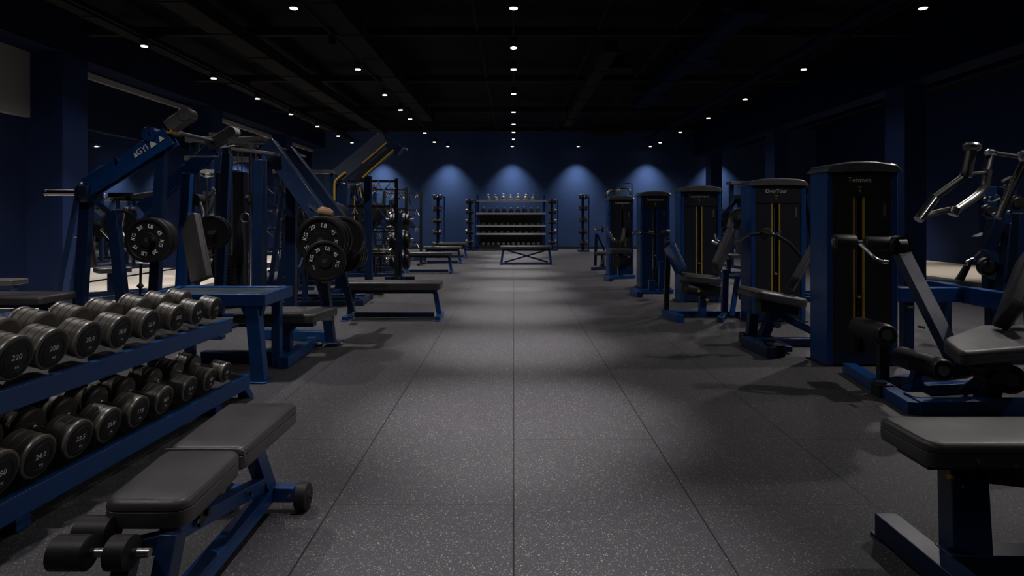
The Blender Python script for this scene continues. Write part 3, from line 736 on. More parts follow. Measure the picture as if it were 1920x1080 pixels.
for k, (u, v, Y, r) in enumerate(((602, 450, 5.72, .225), (602, 450, 5.80, .225), (602, 450, 5.90, .225), (604, 450, 6.22, .225), (604, 450, 6.30, .215), (648, 480, 6.6, .17), (648, 480, 6.67, .17), (648, 480, 6.75, .165), (648, 480, 6.84, .16))):
    q = P(u, v, 5.72 if k < 5 else 6.6); q = Vector((q.x + (Y - (5.72 if k < 5 else 6.6)) * .08, Y, q.z))
    weight_plate(q, (.08, -1, 0), r, .062, ('%s large plate stacked on the press with sloping arms' % ('frontmost', 'second', 'third', 'fourth', 'rearmost')[k]) if k < 5 else ('%s small plate low behind the big plates of the press' % ('frontmost', 'second', 'third', 'rearmost')[k - 5]), 'plates on the sloping-arm press', near=(k == 0))
q = P(618, 490, 5.6)
weight_plate(Vector((q.x - .05, 5.62, q.z)), (.15, -1, .1), .19, .05, 'lower lettered plate leaning in front of the sloping-arm press', 'plates on the sloping-arm press', near=True)

# ------------------------------------------------------------------ reusable machines of the crowded left row (local frame: faces +x)
def rot_to(x, y, a): return Matrix.Translation((x, y, 0)) @ Matrix.Rotation(a, 4, 'Z')
def cable_station(x, y, a, hgt, label, wide=1.1, yellow=False, group=None):
    M = rot_to(x, y, a); r = thing('cable_station', label, 'exercise machine', (x, y, 0), group)
    for s in (-1, 1):
        m = MB(M); m.box((-.05, s * wide / 2 - .04, 0), (.05, s * wide / 2 + .04, hgt)); m.build('upright', M_DBLUE, r, bevel=.003)
        m = MB(M); m.box((-.4, s * wide / 2 - .04, .0), (.45, s * wide / 2 + .04, .06)); m.build('foot', M_DBLUE, r, bevel=.003)
        m = MB(M); m.cyl((.10, s * (wide / 2 - .12), .05), (.10, s * (wide / 2 - .12), hgt - .05), .012, 8); m.build('guide_rod', M_CHROME, r)
        z = hgt * (.45 if s < 0 else .62)
        m = MB(M); m.box((.06, s * (wide / 2 - .12) - .05, z), (.16, s * (wide / 2 - .12) + .05, z + .16)); m.cyl((.2, s * (wide / 2 - .12) - .02, z + .08), (.2, s * (wide / 2 - .12) + .02, z + .08), .05, 16); m.build('pulley_carriage', M_BLACK, r)
        m = MB(M); m.tube([(.22, s * (wide / 2 - .12), z + .05), (.24, s * (wide / 2 - .14), z - .12)], .006, 6); m.torus((.24, s * (wide / 2 - .14), z - .18), (1, 0, 0), .06, .009, 14, 6); m.build('grip_handle', M_STEEL, r)
    m = MB(M); m.box((-.12, -wide / 2 - .06, hgt - .02), (.14, wide / 2 + .06, hgt + .06)); m.build('top_beam', M_CAP, r, bevel=.006)
    m = MB(M); m.box((-.22, -.19, .05), (-.02, .19, hgt * .82)); m.build('stack_shroud', M_PLASTIC, r, bevel=.01)
    m = MB(M)
    for k in range(14): m.box((.0, -.13, .12 + k * .045), (.10, .13, .158 + k * .045))
    m.build('weight_stack', M_BLACK, r)
    m = MB(M)
    for s in (-1, 1): m.cyl((.05, s * .07, .1), (.05, s * .07, hgt - .03), .011, 8)
    m.build('stack_rods', M_YEL if yellow else M_CHROME, r)
    m = MB(M); m.tube([(.1, -.2, hgt - .05), (.3, 0, hgt - .12), (.1, .2, hgt - .05)], .012, 8); m.cyl((.2, -.04, hgt - .06), (.2, .04, hgt - .06), .05, 16); m.build('top_pulley', M_STEEL, r)
    return r
def lever_station(x, y, a, hgt, label, plates=3, side='left', yellow=False, boom=False):
    M = rot_to(x, y, a); r = thing('lever_press_machine', label, 'exercise machine', (x, y, 0))
    m = MB(M)
    for s in (-1, 1): m.bar((-.65, s * .42, .04), (.65, s * .36, .04), .07, .07)
    m.bar((-.6, -.45, .04), (-.6, .45, .04), .07, .07); m.bar((.6, -.40, .04), (.6, .40, .04), .07, .07); m.build('base_frame', M_DBLUE, r, bevel=.003)
    for s in (-1, 1):
        m = MB(M); m.bar((-.55, s * .42, .05), (-.30, s * .40, hgt), .07, .07); m.build('upright', M_DBLUE, r, bevel=.003)
        m = MB(M); m.bar((-.32, s * .5, hgt - .05), (.38, s * .46, hgt * .55), .06, .08); m.build('lever_arm', M_DBLUE, r, bevel=.003)
        m = MB(M); m.tube([(.38, s * .46, hgt * .55), (.5, s * .42, hgt * .55 + .02), (.5, s * .22, hgt * .55 + .05)], .016, 8); m.build('handle', M_STEEL, r)
        m = MB(M); m.cyl((.02, s * .45, hgt * .72), (.02, s * .88, hgt * .72), .025, 12); m.build('loading_peg', M_CHROME, r)
    m = MB(M); m.bar((-.3, -.52, hgt), (-.3, .52, hgt), .08, .08); m.cyl((-.3, -.56, hgt), (-.3, .56, hgt), .03, 12); m.build('pivot_beam', M_BLACK, r)
    T = M
    m = MB(M); m.pad([(-.15, -.2), (.3, -.2), (.3, .2), (-.15, .2)], .40, .48, .05, .02); m.build('seat', M_VINYL, r)
    m = MB(M); m.padbar((-.22, 0, 1.05), (-.14, 0, .5), .28, .07, (0, 1, 0)); m.build('back_pad', M_VINYL, r)
    m = MB(M); m.bar((.05, 0, .04), (.05, 0, .41), .08, .08); m.bar((-.27, 0, .05), (-.3, 0, 1.1), .07, .06); m.bar((-.6, 0, .04), (.6, 0, .04), .07, .07); m.build('seat_post', M_DBLUE, r, bevel=.003)
    m = MB(M)
    for k in range(5): m.cyl((.1, -.03 - .01 * k, .1 + .05 * k), (.1, .05, .1 + .05 * k), .006, 6)
    m.tube([(-.35, -.2, hgt + .02), (-.2, 0, hgt + .1), (-.35, .2, hgt + .02)], .012, 6); m.tube([(.1, .2, .38), (.25, .3, .5), (.3, .3, .6)], .012, 6); m.build('levers', M_CHROME, r)
    if yellow:
        m = MB(M); m.cyl((-.2, -.25, hgt - .02), (.05, -.2, .6), .014, 8); m.cyl((-.1, .1, hgt - .05), (-.1, .1, .7), .014, 8); m.build('yellow_rods', M_YEL, r)
    for s in (-1, 1):
        for k in range(plates):
            c = M @ Vector((.02, s * (.57 + .07 * k), hgt * .72)); ax = M.to_3x3() @ Vector((0, s, 0))
            weight_plate(c, ax, .225 if k < 2 else .17, .055, '%s plate, %s peg, %s' % (('inner', 'second', 'outer', 'outermost')[k], 'near' if (M.to_3x3() @ Vector((0, s, 0))).y < 0 else 'far', label.split(' with')[0]), 'plates in the crowded left row')
    return r
def plate_tree(x, y, label, hgt=1.35):
    r = thing('plate_tree', label, 'weight storage', (x, y, 0))
    m = MB(); m.bar((x, y, .03), (x, y, hgt), .08, .08); m.build('post', M_DBLUE, r, bevel=.003)
    m = MB(); m.bar((x - .3, y, .03), (x + .3, y, .03), .07, .06); m.bar((x, y - .3, .03), (x, y + .3, .03), .07, .06); m.build('foot', M_DBLUE, r, bevel=.003)
    m = MB()
    for k, z in enumerate((.4, .8, 1.2)):
        for s in (-1, 1): m.cyl((x, y, z), (x + s * .28, y, z + .02), .02, 10)
    m.build('pegs', M_CHROME, r)
    for z in (.4, .8, 1.2):
        for s in (-1, 1):
            for k in range(2):
                weight_plate((x + s * (.10 + .065 * k), y, z), (s, 0, .05), (.2, .17)[k] * (1 if z < 1 else .7), .05,
                             '%s %s plate at the %s of the %s' % (('inner', 'outer')[k], 'left' if s < 0 else 'right', {.4: 'foot', .8: 'middle', 1.2: 'top'}[z], label.replace(' standing', '')), 'plates on the storage trees')

cable_station(-4.4, 9.75, 0, 2.45, 'dark cable station with grey top beam behind the sloping-arm press', 1.2)
o = cable_station(-3.95, 8.5, -PI / 2, 2.30, 'dark cable tower with black stack shroud beside the sloping arms', .95)
cable_station(-5.5, 11.75, -PI / 2 + .2, 2.35, 'cable station with chrome rods standing behind the yellow-edged boom', 1.3)
cable_station(-4.9, 14.4, -PI / 2, 2.3, 'cable station deep in the crowded left row, before the third pillar', 1.3)
cable_station(-4.3, 16.9, -PI / 2 - .15, 2.1, 'cable machine with yellow rods near the benches', 1.0, yellow=True)
cable_station(-6.4, 13.0, -PI / 2 + .1, 2.2, 'cable station close to the mirror, left of the second pillar', 1.0)
lever_station(-2.8, 9.05, 0.05, 1.75, 'first lever press behind the near flat bench with chrome handles', 3)
lever_station(-3.95, 11.8, -.05, 1.8, 'second lever press with yellow rods in the crowded left row', 3, yellow=True)
lever_station(-3.1, 13.35, .05, 1.9, 'third lever press with yellow rods beside the second bench', 2, yellow=True)
lever_station(-3.3, 15.0, 0, 1.75, 'fourth lever press with dark plates deep in the left row', 2)
lever_station(-3.3, 18.2, .1, 1.7, 'farthest lever press of the left row with dark arms before the blue wall', 1)
lever_station(-6.3, 9.5, .8, 1.6, 'lever press near the mirror, just past the tall lever machine, with grey pad', 2)
lever_station(-6.5, 15.4, .5, 1.7, 'lever press near the mirror, deep in the room, with bright handles', 2)
plate_tree(-3.75, 10.6, 'plate storage tree standing after the first flat bench')
plate_tree(-2.3, 12.4, 'plate storage tree standing before the second bench')
plate_tree(-5.1, 10.7, 'plate storage tree standing between the cable stations')

# yellow-edged boom machine
bmn = thing('boom_press_machine', 'machine with a tilted blue-grey boom edged in yellow lines', 'exercise machine', (-2.9, 10.4, 0))
YJ = 10.2
m = MB(); m.bar(P(636, 330, YJ), P(722, 260, YJ), .22, .24, (0, 0, 1)); m.build('boom', M_SLATE, bmn, bevel=.008, label='tilted dark blue-grey box boom')
m = MB(); m.bar(P(668, 338, YJ), P(738, 278, YJ), .18, .09, (0, 0, 1)); m.build('lower_boom', M_BLACK, bmn, bevel=.004)
m = MB(); m.bar(P(720, 262, YJ), P(752, 284, YJ), .20, .16, (0, 0, 1)); m.cyl(P(745, 276, YJ - .12), P(745, 276, YJ + .12), .05, 16); m.build('boom_head', M_DBLUE, bmn, bevel=.006)
m = MB(); m.tube([P(750, 277, YJ), P(762, 278, YJ), P(764, 284, YJ)], .014, 8); m.build('boom_pulley', M_CHROME, bmn)
m = MB()
m.tube([P(680, 306, YJ - .13), P(724, 268, YJ - .13)], .012, 8); m.tube([P(680, 333, YJ - .10), P(696, 318, YJ - .10), P(738, 281, YJ - .13)], .014, 8)
m.tube([P(627, 398, YJ - .13), P(627, 340, YJ - .13), P(648, 322, YJ - .13), P(648, 325, YJ - .12)], .018, 8); m.build('yellow_edge_rods', M_YEL, bmn, label='bright yellow edge line')
m = MB(); m.bar(P(640, 345, YJ), P(640, 560, YJ), .18, .12, (0, 1, 0)); m.bar(P(690, 330, YJ + .3), P(692, 545, YJ + .3), .12, .1, (0, 1, 0)); m.build('masts', M_DBLUE, bmn, bevel=.004)
m = MB(); m.bar((P(640, 560, YJ).x - .3, YJ, .04), (P(640, 560, YJ).x + .4, YJ, .04), .1, .08); m.bar((P(640, 560, YJ).x, YJ - .35, .04), (P(640, 560, YJ).x, YJ + .35, .04), .1, .08); m.build('base_frame', M_DBLUE, bmn, bevel=.004)
# push-up blocks etc. on the floor
o = MB().box((-2.36, 9.9, 0), (-2.12, 10.08, .035)).build('rubber_block', M_BLACK, loc=(-2.24, 10, 0), bevel=.005)
tag(o, 'small black rubber block on the floor beyond the near flat bench', 'floor block')
q = G(594, 650); m = MB(); m.cyl(q + Vector((-.05, 0, .018)), q + Vector((.05, 0, .018)), .018, 14); m.cyl(q + Vector((-.05, 0, .018)), q + Vector((-.03, 0, .018)), .024, 14); m.cyl(q + Vector((.03, 0, .024)), q + Vector((.05, 0, .024)), .024, 14)
tag(m.build('bar_collar', M_BLACK, loc=q), 'tiny black bar collar lying on the floor near the press foot', 'collar')

# racks of cable attachments, hung close together in the crowded left row
def grip(kind, label):
    r = thing('cable_attachment', label, 'cable attachment', (0, 0, 0), 'cable attachments on the hanging racks')
    m = MB(); m.torus((0, 0, -.03), (0, 1, 0), .018, .005, 12, 6)
    if kind == 0: m.tube([(-.14, 0, -.16), (0, 0, -.05), (.14, 0, -.16)], .009, 8)
    elif kind == 1: m.tube([(0, 0, -.05), (-.07, 0, -.16), (.07, 0, -.16), (0, 0, -.05)], .008, 8, 1)
    elif kind == 2: m.tube([(-.22, 0, -.13), (-.14, 0, -.07), (.14, 0, -.07), (.22, 0, -.13)], .013, 8)
    else: m.tube([(-.05, 0, -.34), (0, 0, -.05), (.05, 0, -.34)], .012, 8, 1)
    m.build('metal_frame' if kind < 3 else 'rope', M_CHROME if kind < 3 else M_BLACK, r)
    m = MB()
    if kind == 0: m.cyl((-.15, 0, -.17), (-.10, 0, -.125), .016, 10)
    elif kind == 1: m.cyl((-.055, 0, -.16), (.055, 0, -.16), .016, 10)
    elif kind == 2: m.cyl((.15, 0, -.075), (.22, 0, -.13), .018, 10)
    else: m.lathe([(0, .012), (.5, .022), (1, .022)], (-.045, 0, -.31), (-.055, 0, -.37), 12)
    m.build('grip', M_FOAM, r)
    return r
GR = [grip(k, 'x') for k in range(4)]; gused = [False] * 4
kn = ('wide V-shaped chrome grip', 'small triangular chrome grip', 'curved chrome bar', 'black rope grip')
for n, (x, y, a, nm) in enumerate(((-2.6, 10.95, .1, 'nearest attachment rack'), (-3.0, 14.25, .1, 'middle attachment rack'), (-2.95, 16.3, -.1, 'farthest attachment rack'), (-5.3, 12.75, .1, 'attachment rack nearer the mirror'))):
    M = rot_to(x, y, a); r = thing('attachment_rack', 'dark frame hung with cable grips, the ' + nm + ' of the left row', 'rack', (x, y, 0), 'attachment racks')
    for s in (-1, 1):
        m = MB(M); m.box((s * .5 - .03, -.03, 0), (s * .5 + .03, .03, 1.95)); m.build('upright', M_BLACK, r, bevel=.002)
        m = MB(M); m.box((s * .5 - .03, -.3, 0), (s * .5 + .03, .3, .05)); m.build('foot', M_BLACK, r, bevel=.002)
    for j, z in enumerate((1.9, 1.45, 1.0, .6)):
        m = MB(M); m.box((-.5, -.02, z - .02), (.5, .02, z + .02))
        for k in range(5): m.tube([(-.42 + .205 * k, -.02, z), (-.42 + .205 * k, -.08, z - .01), (-.42 + .205 * k, -.09, z + .02)], .006, 6, 1)
        m.build('hook_rail', M_BLACK, r)
        for k in range(5):
            kd = (k * 3 + j * 2 + n) % 4
            o = GR[kd] if not gused[kd] else clone(GR[kd]); gused[kd] = True
            o.location = M @ Vector((-.42 + .205 * k, -.07, z + .015)); o.rotation_euler = (0, 0, a + (1.2 if kd == 2 else .8) * (1 if k % 2 else -1))
            o['label'] = '%s, hook %s from the left, %s rail, %s' % (kn[kd], ORD[k], ('top', 'upper', 'lower', 'bottom')[j], nm)
# ------------------------------------------------------------------ far wall racks
YR = 23.7
def X_at(u, Y): return (u - CX) * Y / F
rk = thing('kettlebell_rack', 'five-tier rack of kettlebells and dumbbells in the middle of the far wall', 'rack', (X_at(958, YR), YR, 0))
x0, x1 = X_at(896, YR), X_at(1020, YR)
for x in (x0, x1):
    m = MB(); m.box((x - .05, YR - .05, 0), (x + .05, YR + .05, 2.12)); m.build('upright', M_BLUE, rk, bevel=.003)
    m = MB(); m.box((x - .05, YR - .35, 0), (x + .05, YR + .3, .06)); m.build('foot', M_BLUE, rk)
TZS = (1.90, 1.42, .95, .64, .18)
for k, z in enumerate(TZS):
    m = MB(); m.box((x0 - .05, YR - .28, z - .05), (x1 + (.1 if k == 0 else .05), YR - .25, z + .02)); m.box((x0 - .05, YR - .25, z - .03), (x1 + .05, YR + .2, z - .005))
    m.build('shelf', M_SHELF if k != 4 else M_BLACK, rk, label='steel-edged shelf')
def kettlebell(label, group):
    r = thing('kettlebell', label, 'kettlebell', (0, 0, 0), group)
    m = MB(); m.lathe([(0, .055), (.06, .075), (.3, .105), (.55, .112), (.8, .09), (1, .05)], (0, 0, 0), (0, 0, .2), 18); m.build('bell', M_RUBBER, r)
    m = MB(); m.tube([(-.05, 0, .17), (-.062, 0, .25), (-.03, 0, .285), (.03, 0, .285), (.062, 0, .25), (.05, 0, .17)], .014, 8); m.build('handle', M_CHROME, r)
    return r
kb0 = kettlebell('x', 'kettlebells and dumbbells on the far rack'); used = False
def small_db(label, group, ax=(0, -1, 0), r=.07):
    rr = thing('dumbbell', label, 'dumbbell', (0, 0, 0), group)
    dumbbell_into(rr, (0, 0, r), Vector(ax), None, r, .32, .10, None, True)
    for c in COL.objects:
        if c.parent is rr and c.name.startswith('head'): c.data.materials[0] = M_STEEL  # steel colour stands in for the whitish highlights on the far heads
    return rr
sd0 = small_db('x', 'kettlebells and dumbbells on the far rack'); sused = False
MB().box((x0 + .05, YR + .2, .12), (x1 - .05, YR + .22, 1.38)).build('shade_panel', M_BLACK, rk)  # black sheet added for the shade between the tiers
tn = ('top', 'second', 'third', 'fourth', 'lowest')
for t, (z, n) in enumerate(zip(TZS, (7, 9, 10, 10, 12))):
    for k in range(n):
        a = x0 + .22 + (x1 - x0 - .44) * k / (n - 1) if t else X_at(915, YR) + (X_at(1000, YR) - X_at(915, YR)) * k / 6
        typ = 'kettlebell' if t in (0, 1) else 'dumbbell'
        lab = '%s on the %s shelf of the far rack, %s from the left' % (typ, tn[t], ORD[k])
        s = random.uniform(.9, 1.1)
        if t in (0, 1):
            o = kb0 if not used else clone(kb0); used = True; s *= (.95 if t == 0 else .85)
        else:
            o = sd0 if not sused else clone(sd0); sused = True; s *= (.75, .8, .95)[t - 2]
        o['label'] = lab; o.location = (a, YR - .02, z - .004); o.scale = (s, s, s)
sd1 = small_db('x', 'dumbbells on the wall stands', (1, 0, 0), .085); s1 = False
def db_stand(u0, u1, Y, label, short, n=5, top=2.0, low=.25):
    global s1
    xc = X_at((u0 + u1) / 2, Y)
    r = thing('dumbbell_stand', label, 'stand', (xc, Y, 0), 'upright dumbbell stands')
    m = MB(); m.box((xc - .05, Y, 0), (xc + .05, Y + .1, top + .05)); m.build('post', M_DBLUE, r, bevel=.003)
    m = MB(); m.box((xc - .2, Y - .3, 0), (xc + .2, Y + .3, .05)); m.build('base', M_DBLUE, r)
    m = MB()
    for k in range(n):
        z = top - .1 - (top - low - .1) * k / (n - 1)
        m.box((xc - .06, Y - .24, z - .03), (xc + .06, Y + .02, z)); m.box((xc - .14, Y - .24, z - .015), (xc + .14, Y - .02, z))
        for j, dy in enumerate((-.13,)):
            o = sd1 if not s1 else clone(sd1); s1 = True
            o.location = (xc, Y + dy, z); o['label'] = 'dumbbell on the %s tier of the stand %s' % (tn[k], short)
    m.build('saddles', M_BLACK, r)
    m = MB(); m.bar((xc + .22, Y + .05, .03), (xc + .22, Y + .05, top), .04, .04); m.bar((xc + .05, Y + .05, top - .02), (xc + .24, Y + .05, top - .02), .04, .04); m.build('side_rail', M_BLUE, r)
db_stand(811, 831, 21.8, 'upright dumbbell stand left of the far rack, apart from it', 'left of the far rack')
db_stand(874, 888, 23.5, 'dumbbell stand touching the left side of the far rack', 'touching the left side of the far rack', top=1.9)
db_stand(1027, 1043, 23.5, 'dumbbell stand touching the right side of the far rack', 'touching the right side of the far rack', top=1.9)
db_stand(1084, 1102, 22.8, 'upright dumbbell stand right of the far rack, near the farthest machine', 'right of the far rack', top=2.05)

# ------------------------------------------------------------------ selectorised machines on the right
def tower(root, x0, x1, Y, dep, ztop, logo, rods, shroud=M_PLASTIC, slotx=.5, sticker=True):
    W = x1 - x0; cw = W * .085
    m = MB()
    for (a, b_) in ((x0, x0 + cw), (x1 - cw, x1)):
        m.box((a, Y, 0), (b_, Y + dep, ztop - .035))
    m.box((x0, Y + dep - .02, .05), (x1, Y + dep, ztop - .05))
    m.build('side_frames', M_BLUE, root, bevel=.008)
    m = MB(); m.box((x0 - .03, Y + .0, 0), (x0 + cw + .03, Y + dep + .02, .012)); m.box((x1 - cw - .03, Y, 0), (x1 + .03, Y + dep + .02, .012)); m.build('foot_plates', M_BLACK, root)
    # cap: shallow arch
    m = MB(); n = 14; top = []; bot = []
    for k in range(n + 1):
        t = k / n * 2 - 1; x = (x0 + x1) / 2 + t * (W / 2 + .018)
        z = ztop - .035 * abs(t) ** 2.2 - (.035 * max(0, (abs(t) - .86) / .14) ** 2)
        top.append((x, z)); bot.append((x, ztop - .085 + .012 * (1 - abs(t) ** 2)))
    ring = top + bot[::-1]
    m.rings([[(x, Y - .030, z - .012) for x, z in ring], [(x, Y - .020, z) for x, z in ring], [(x, Y + dep + .02, z) for x, z in ring]])
    m.build('top_cap', M_CAP, root, bevel=.008)
    sx = x0 + W * slotx; sw = W * .075
    xi0, xi1 = x0 + cw, x1 - cw
    m = MB(); zh = ztop - .30; zb = .10
    m.box((xi0, Y + .012, zb), (sx - sw, Y + .045, zh)); m.box((sx + sw, Y + .012, zb), (xi1, Y + .045, zh))
    m.box((xi0, Y + dep * .7, zb), (xi1, Y + dep * .7 + .01, zh)); m.build('shroud', shroud, root, bevel=.006)
    m = MB(); m.box((xi0, Y + .004, zh), (xi1, Y + .045, ztop - .075)); m.build('header_panel', M_PLASTIC, root, bevel=.006)
    m = MB(); m.box((xi0, Y + .01, .02), (xi1, Y + .08, .11)); m.build('bottom_rail', M_DBLUE, root)
    m = MB(); m.text(logo, .062, (sx, Y + .003, ztop - .155), (1, 0, 0), (0, 0, 1)); m.build('logo', M_WHITE, root, smooth=False)
    m = MB(); m.text('TRI', .026, (sx, Y + .003, ztop - .215), (1, 0, 0), (0, 0, 1)); m.cyl((sx, Y + .004, ztop - .245), (sx, Y - .001, ztop - .245), .008, 10); m.build('maker_badge', M_YEL, root, smooth=False)
    for s in (-1, 1):
        m = MB(); m.cyl((sx + s * sw * .95, Y + .02, .35), (sx + s * sw * .95, Y + .02, zh), .0105, 10); m.build('guide_rod', rods[0 if s < 0 else 1], root)
    m = MB(); m.bar((sx, Y + .05, .56), (sx, Y + .05, zh), .016, .006); m.build('belt', M_SLATE, root)
    m = MB()
    for k in range(14): m.box((sx - .13, Y + .06, .12 + k * .032), (sx + .13, Y + .15, .149 + k * .032))
    st = m.build('weight_stack', M_BLACK, root)
    m = MB()
    for k in range(12):
        m.text(str(5 + 5 * k), .018, (sx - .03, Y + .058, .53 - k * .032), (1, 0, 0), (0, 0, 1)); m.cyl((sx + .022, Y + .061, .53 - k * .032), (sx + .022, Y + .056, .53 - k * .032), .005, 8)
    m.build('stack_numbers', M_WHITE, st, smooth=False)
    m = MB(); m.cyl((sx + .01, Y + .06, .58), (sx + .01, Y + .02, .58), .012, 12); m.build('selector_pin', M_YEL, root, label='yellow selector pin')
    if sticker:
        m = MB(); m.box((xi1 - .07, Y + .007, zh - .16), (xi1 - .045, Y + .012, zh - .05)); m.build('instruction_sticker', M_CAP, root)
ZT = 1.72
def T_at(u0, u1, vtop):
    Y = F * (ZT - H) / (CY - vtop); return X_at(u0, Y), X_at(u1, Y), Y

# 5: nearest
x0, x1, Y = T_at(1551, 1684, 303)
t5 = thing('leg_curl_machine', 'nearest tall weight-stack machine on the right, with foam rollers and a seat', 'exercise machine', (2.9, 4.6, 0))
Y5 = Y
tower(t5, x0, x1, Y, .30, ZT, 'Tennwa', (M_YEL, M_YEL), slotx=.46)
def roller(root, p, q, r, name='foam_roller', ring=True):
    p, q = Vector(p), Vector(q)
    f = MB().lathe([(0, r * .8), (.03, r * .97), (.06, r), (.94, r), (.97, r * .97), (1, r * .8)], p, q, 30).build(name, M_FOAM, root)
    if ring:
        d = (q - p).normalized(); m = MB()
        m.lathe([(0, r * .5), (1, r * .45)], p - d * .004, p + d * .004, 20); m.lathe([(0, r * .5), (1, r * .45)], q - d * .004, q + d * .006, 20)
        m.torus(q - d * .004, d, r * .86, .0022, 28, 6); m.torus(p + d * .004, d, r * .86, .0022, 28, 6)
        m.cyl(q, q + d * .012, r * .22, 8); m.build('end_discs', M_STEEL, f)
    return f
roller(t5, P(1563, 453, 4.72), P(1603, 454, 4.72), .057); roller(t5, P(1621, 457, 4.70), P(1678, 458, 4.66), .057)
m = MB(); m.cyl(P(1560, 453, 4.72), P(1685, 458, 4.66), .020, 14); m.build('roller_bar', M_CHROME, t5)
m = MB(); m.tube([P(1612, 458, 4.65), P(1626, 470, 4.6), P(1640, 484, 4.55), P(1658, 491, 4.55)], .012, 10); m.cyl(P(1655, 490, 4.55), P(1664, 491, 4.55), .019, 12); m.build('curved_handle', M_CHROME, t5, label='curved chrome handle')
m = MB(); q = P(1684, 461, 4.62); m.cyl(q + Vector((0, -.05, 0)), q + Vector((0, .05, 0)), .075, 26); m.cyl(q + Vector((-.03, -.02, 0)), q + Vector((.03, -.02, 0)), .06, 24); m.cyl(q + Vector((.0, -.07, 0)), q + Vector((0, -.05, 0)), .022, 8); m.build('pivot_housing', M_BLACK, t5)
m = MB(); m.bar(P(1688, 470, 4.62), P(1808, 708, 4.10), .075, .10, (1, 0, 0)); m.build('diagonal_arm', M_DBLUE, t5, bevel=.004)
roller(t5, P(1609, 612, 4.72), P(1664, 629, 4.28), .078); roller(t5, P(1688, 668, 4.62), P(1770, 695, 4.10), .078)
roller(t5, P(1850, 696, 4.3), P(1896, 712, 3.85), .092)
m = MB(); m.torus(Vector(P(1722, 680, 4.39)), P(1770, 695, 4.10) - P(1688, 668, 4.62), .077, .004, 28, 6); m.build('chrome_ring', M_STEEL, t5)
m = MB(); a = P(1655, 640, 4.45); m.bar(a, (a.x, a.y, .05), .07, .05, (0, 1, 0)); m.build('roller_post', M_BLACK, t5)
m = MB(); a = P(1722, 690, 4.35); m.bar(a, (a.x - .06, a.y - .02, .05), .06, .05, (0, 1, 0)); m.cyl(a - Vector((.02, .05, .1)), a + Vector((-.02, .05, -.1)), .03, 14); m.build('roller_post', M_BLUE, t5, bevel=.003)
m = MB()
m.bar(G(1592, 690, .04), G(1718, 766, .04), .10, .08); m.bar(G(1718, 762, .045), G(1990, 762, .045), .10, .09); m.bar(G(1700, 730, .04), G(1900, 722, .04), .08, .07); m.bar(G(1655, 716, .04) + Vector((0, 0, 0)), G(1790, 700, .04), .06, .06)
m.build('base_frame', M_BLUE, t5, bevel=.004)
m = MB(); m.box(tuple(G(1640, 742) + Vector((0, -.06, 0))), tuple(G(1640, 742) + Vector((.10, .05, .09)))); a = G(1715, 768); m.box((a.x - .03, a.y - .04, 0), (a.x + .10, a.y + .07, .095)); m.build('foot_blocks', M_BLACK, t5, bevel=.004)
zs = .50
pts = [G(1765, 634, zs), G(1800, 660, zs), G(1893, 644, zs) + Vector((.30, -.02, 0)), G(1925, 608, zs) + Vector((.2, 0, 0)), G(1835, 608, zs)]
MB().pad([(p.x, p.y) for p in pts], zs - .085, zs, .10, .028).build('seat', M_VINYL, t5)
m = MB(); m.padbar(P(1950, 480, 4.15), P(1905, 604, 3.95), .34, .09, (.55, .83, 0), .05); m.build('back_pad', M_VINYL, t5)
m = MB(); m.bar((3.1, 3.95, .42), (3.1, 4.02, .05), .12, .09); m.bar((2.95, 3.9, .40), (3.5, 4.1, .38), .12, .05); m.bar((3.0, 4.1, .08), (3.2, 3.9, .40), .08, .06); m.bar((3.5, 4.1, .06), (3.55, 4.2, .9), .08, .08); m.build('seat_post', M_DBLUE, t5, bevel=.004)
m = MB(); m.cyl((2.98, 3.78, .30), (2.98, 3.92, .30), .08, 24); m.lathe([(0, .05), (.5, .06), (1, .03)], (2.86, 3.85, .36), (2.92, 3.95, .36), 16); m.tube([(3.0, 3.8, .32), (2.9, 3.75, .25), (2.9, 3.8, .15)], .012, 8); m.build('cam_housing', M_BLACK, t5)
m = MB()
for (u, v, Yk) in ((1703, 575, 4.28), (1722, 612, 4.22), (1668, 722, 4.30), (1806, 760, 3.98), (1822, 760, 3.98)):
    q = P(u, v, Yk); m.cyl(q + Vector((0, -.06, 0)), q + Vector((0, .0, 0)), .008, 8)
m.build('bolts', M_STEEL, t5)

# 4
x0, x1, Y = T_at(1408, 1511, 334)
t4 = thing('chest_press_machine', 'second tall weight-stack machine on the right, with a tilted seat before it', 'exercise machine', (2.9, 6.7, 0))
tower(t4, x0, x1, Y, .34, ZT, 'OverTour', (M_YEL, M_YEL), slotx=.46)
m = MB(); m.pad([(-.3, -.23), (.28, -.19), (.28, .19), (-.3, .23)], -.09, 0, .10, .03, T=Matrix.Translation(P(1452, 548, 6.1)) @ Matrix.Rotation(.19, 4, 'Y') @ Matrix.Rotation(.1, 4, 'Z')); m.build('seat', M_VINYL, t4)
m = MB(); m.padbar(P(1532, 465, 6.2), P(1492, 540, 6.1), .36, .08, (.45, .88, 0), .05); m.build('back_pad', M_VINYL, t4)
m = MB(); m.tube([P(1384, 452, 6.2), P(1400, 441, 6.2), P(1416, 438, 6.2)], .014, 8); m.tube([P(1452, 440, 6.2), P(1465, 434, 6.2)], .014, 8); m.build('chrome_handles', M_CHROME, t4)
m = MB(); m.tube([P(1405, 441, 6.2), P(1430, 437, 6.2), P(1452, 440, 6.2), P(1478, 455, 6.3), P(1500, 480, 6.4)], .02, 10); m.lathe([(0, .04), (.5, .07), (1, .03)], P(1428, 436, 6.2), P(1446, 442, 6.2), 16); m.build('press_arm', M_BLACK, t4)
m = MB()
m.bar(G(1398, 640, .05), G(1448, 662, .05), .09, .10); m.bar(G(1410, 640, .045), G(1530, 640, .045), .08, .07); m.bar(G(1415, 620, .045), G(1480, 655, .045), .06, .05)
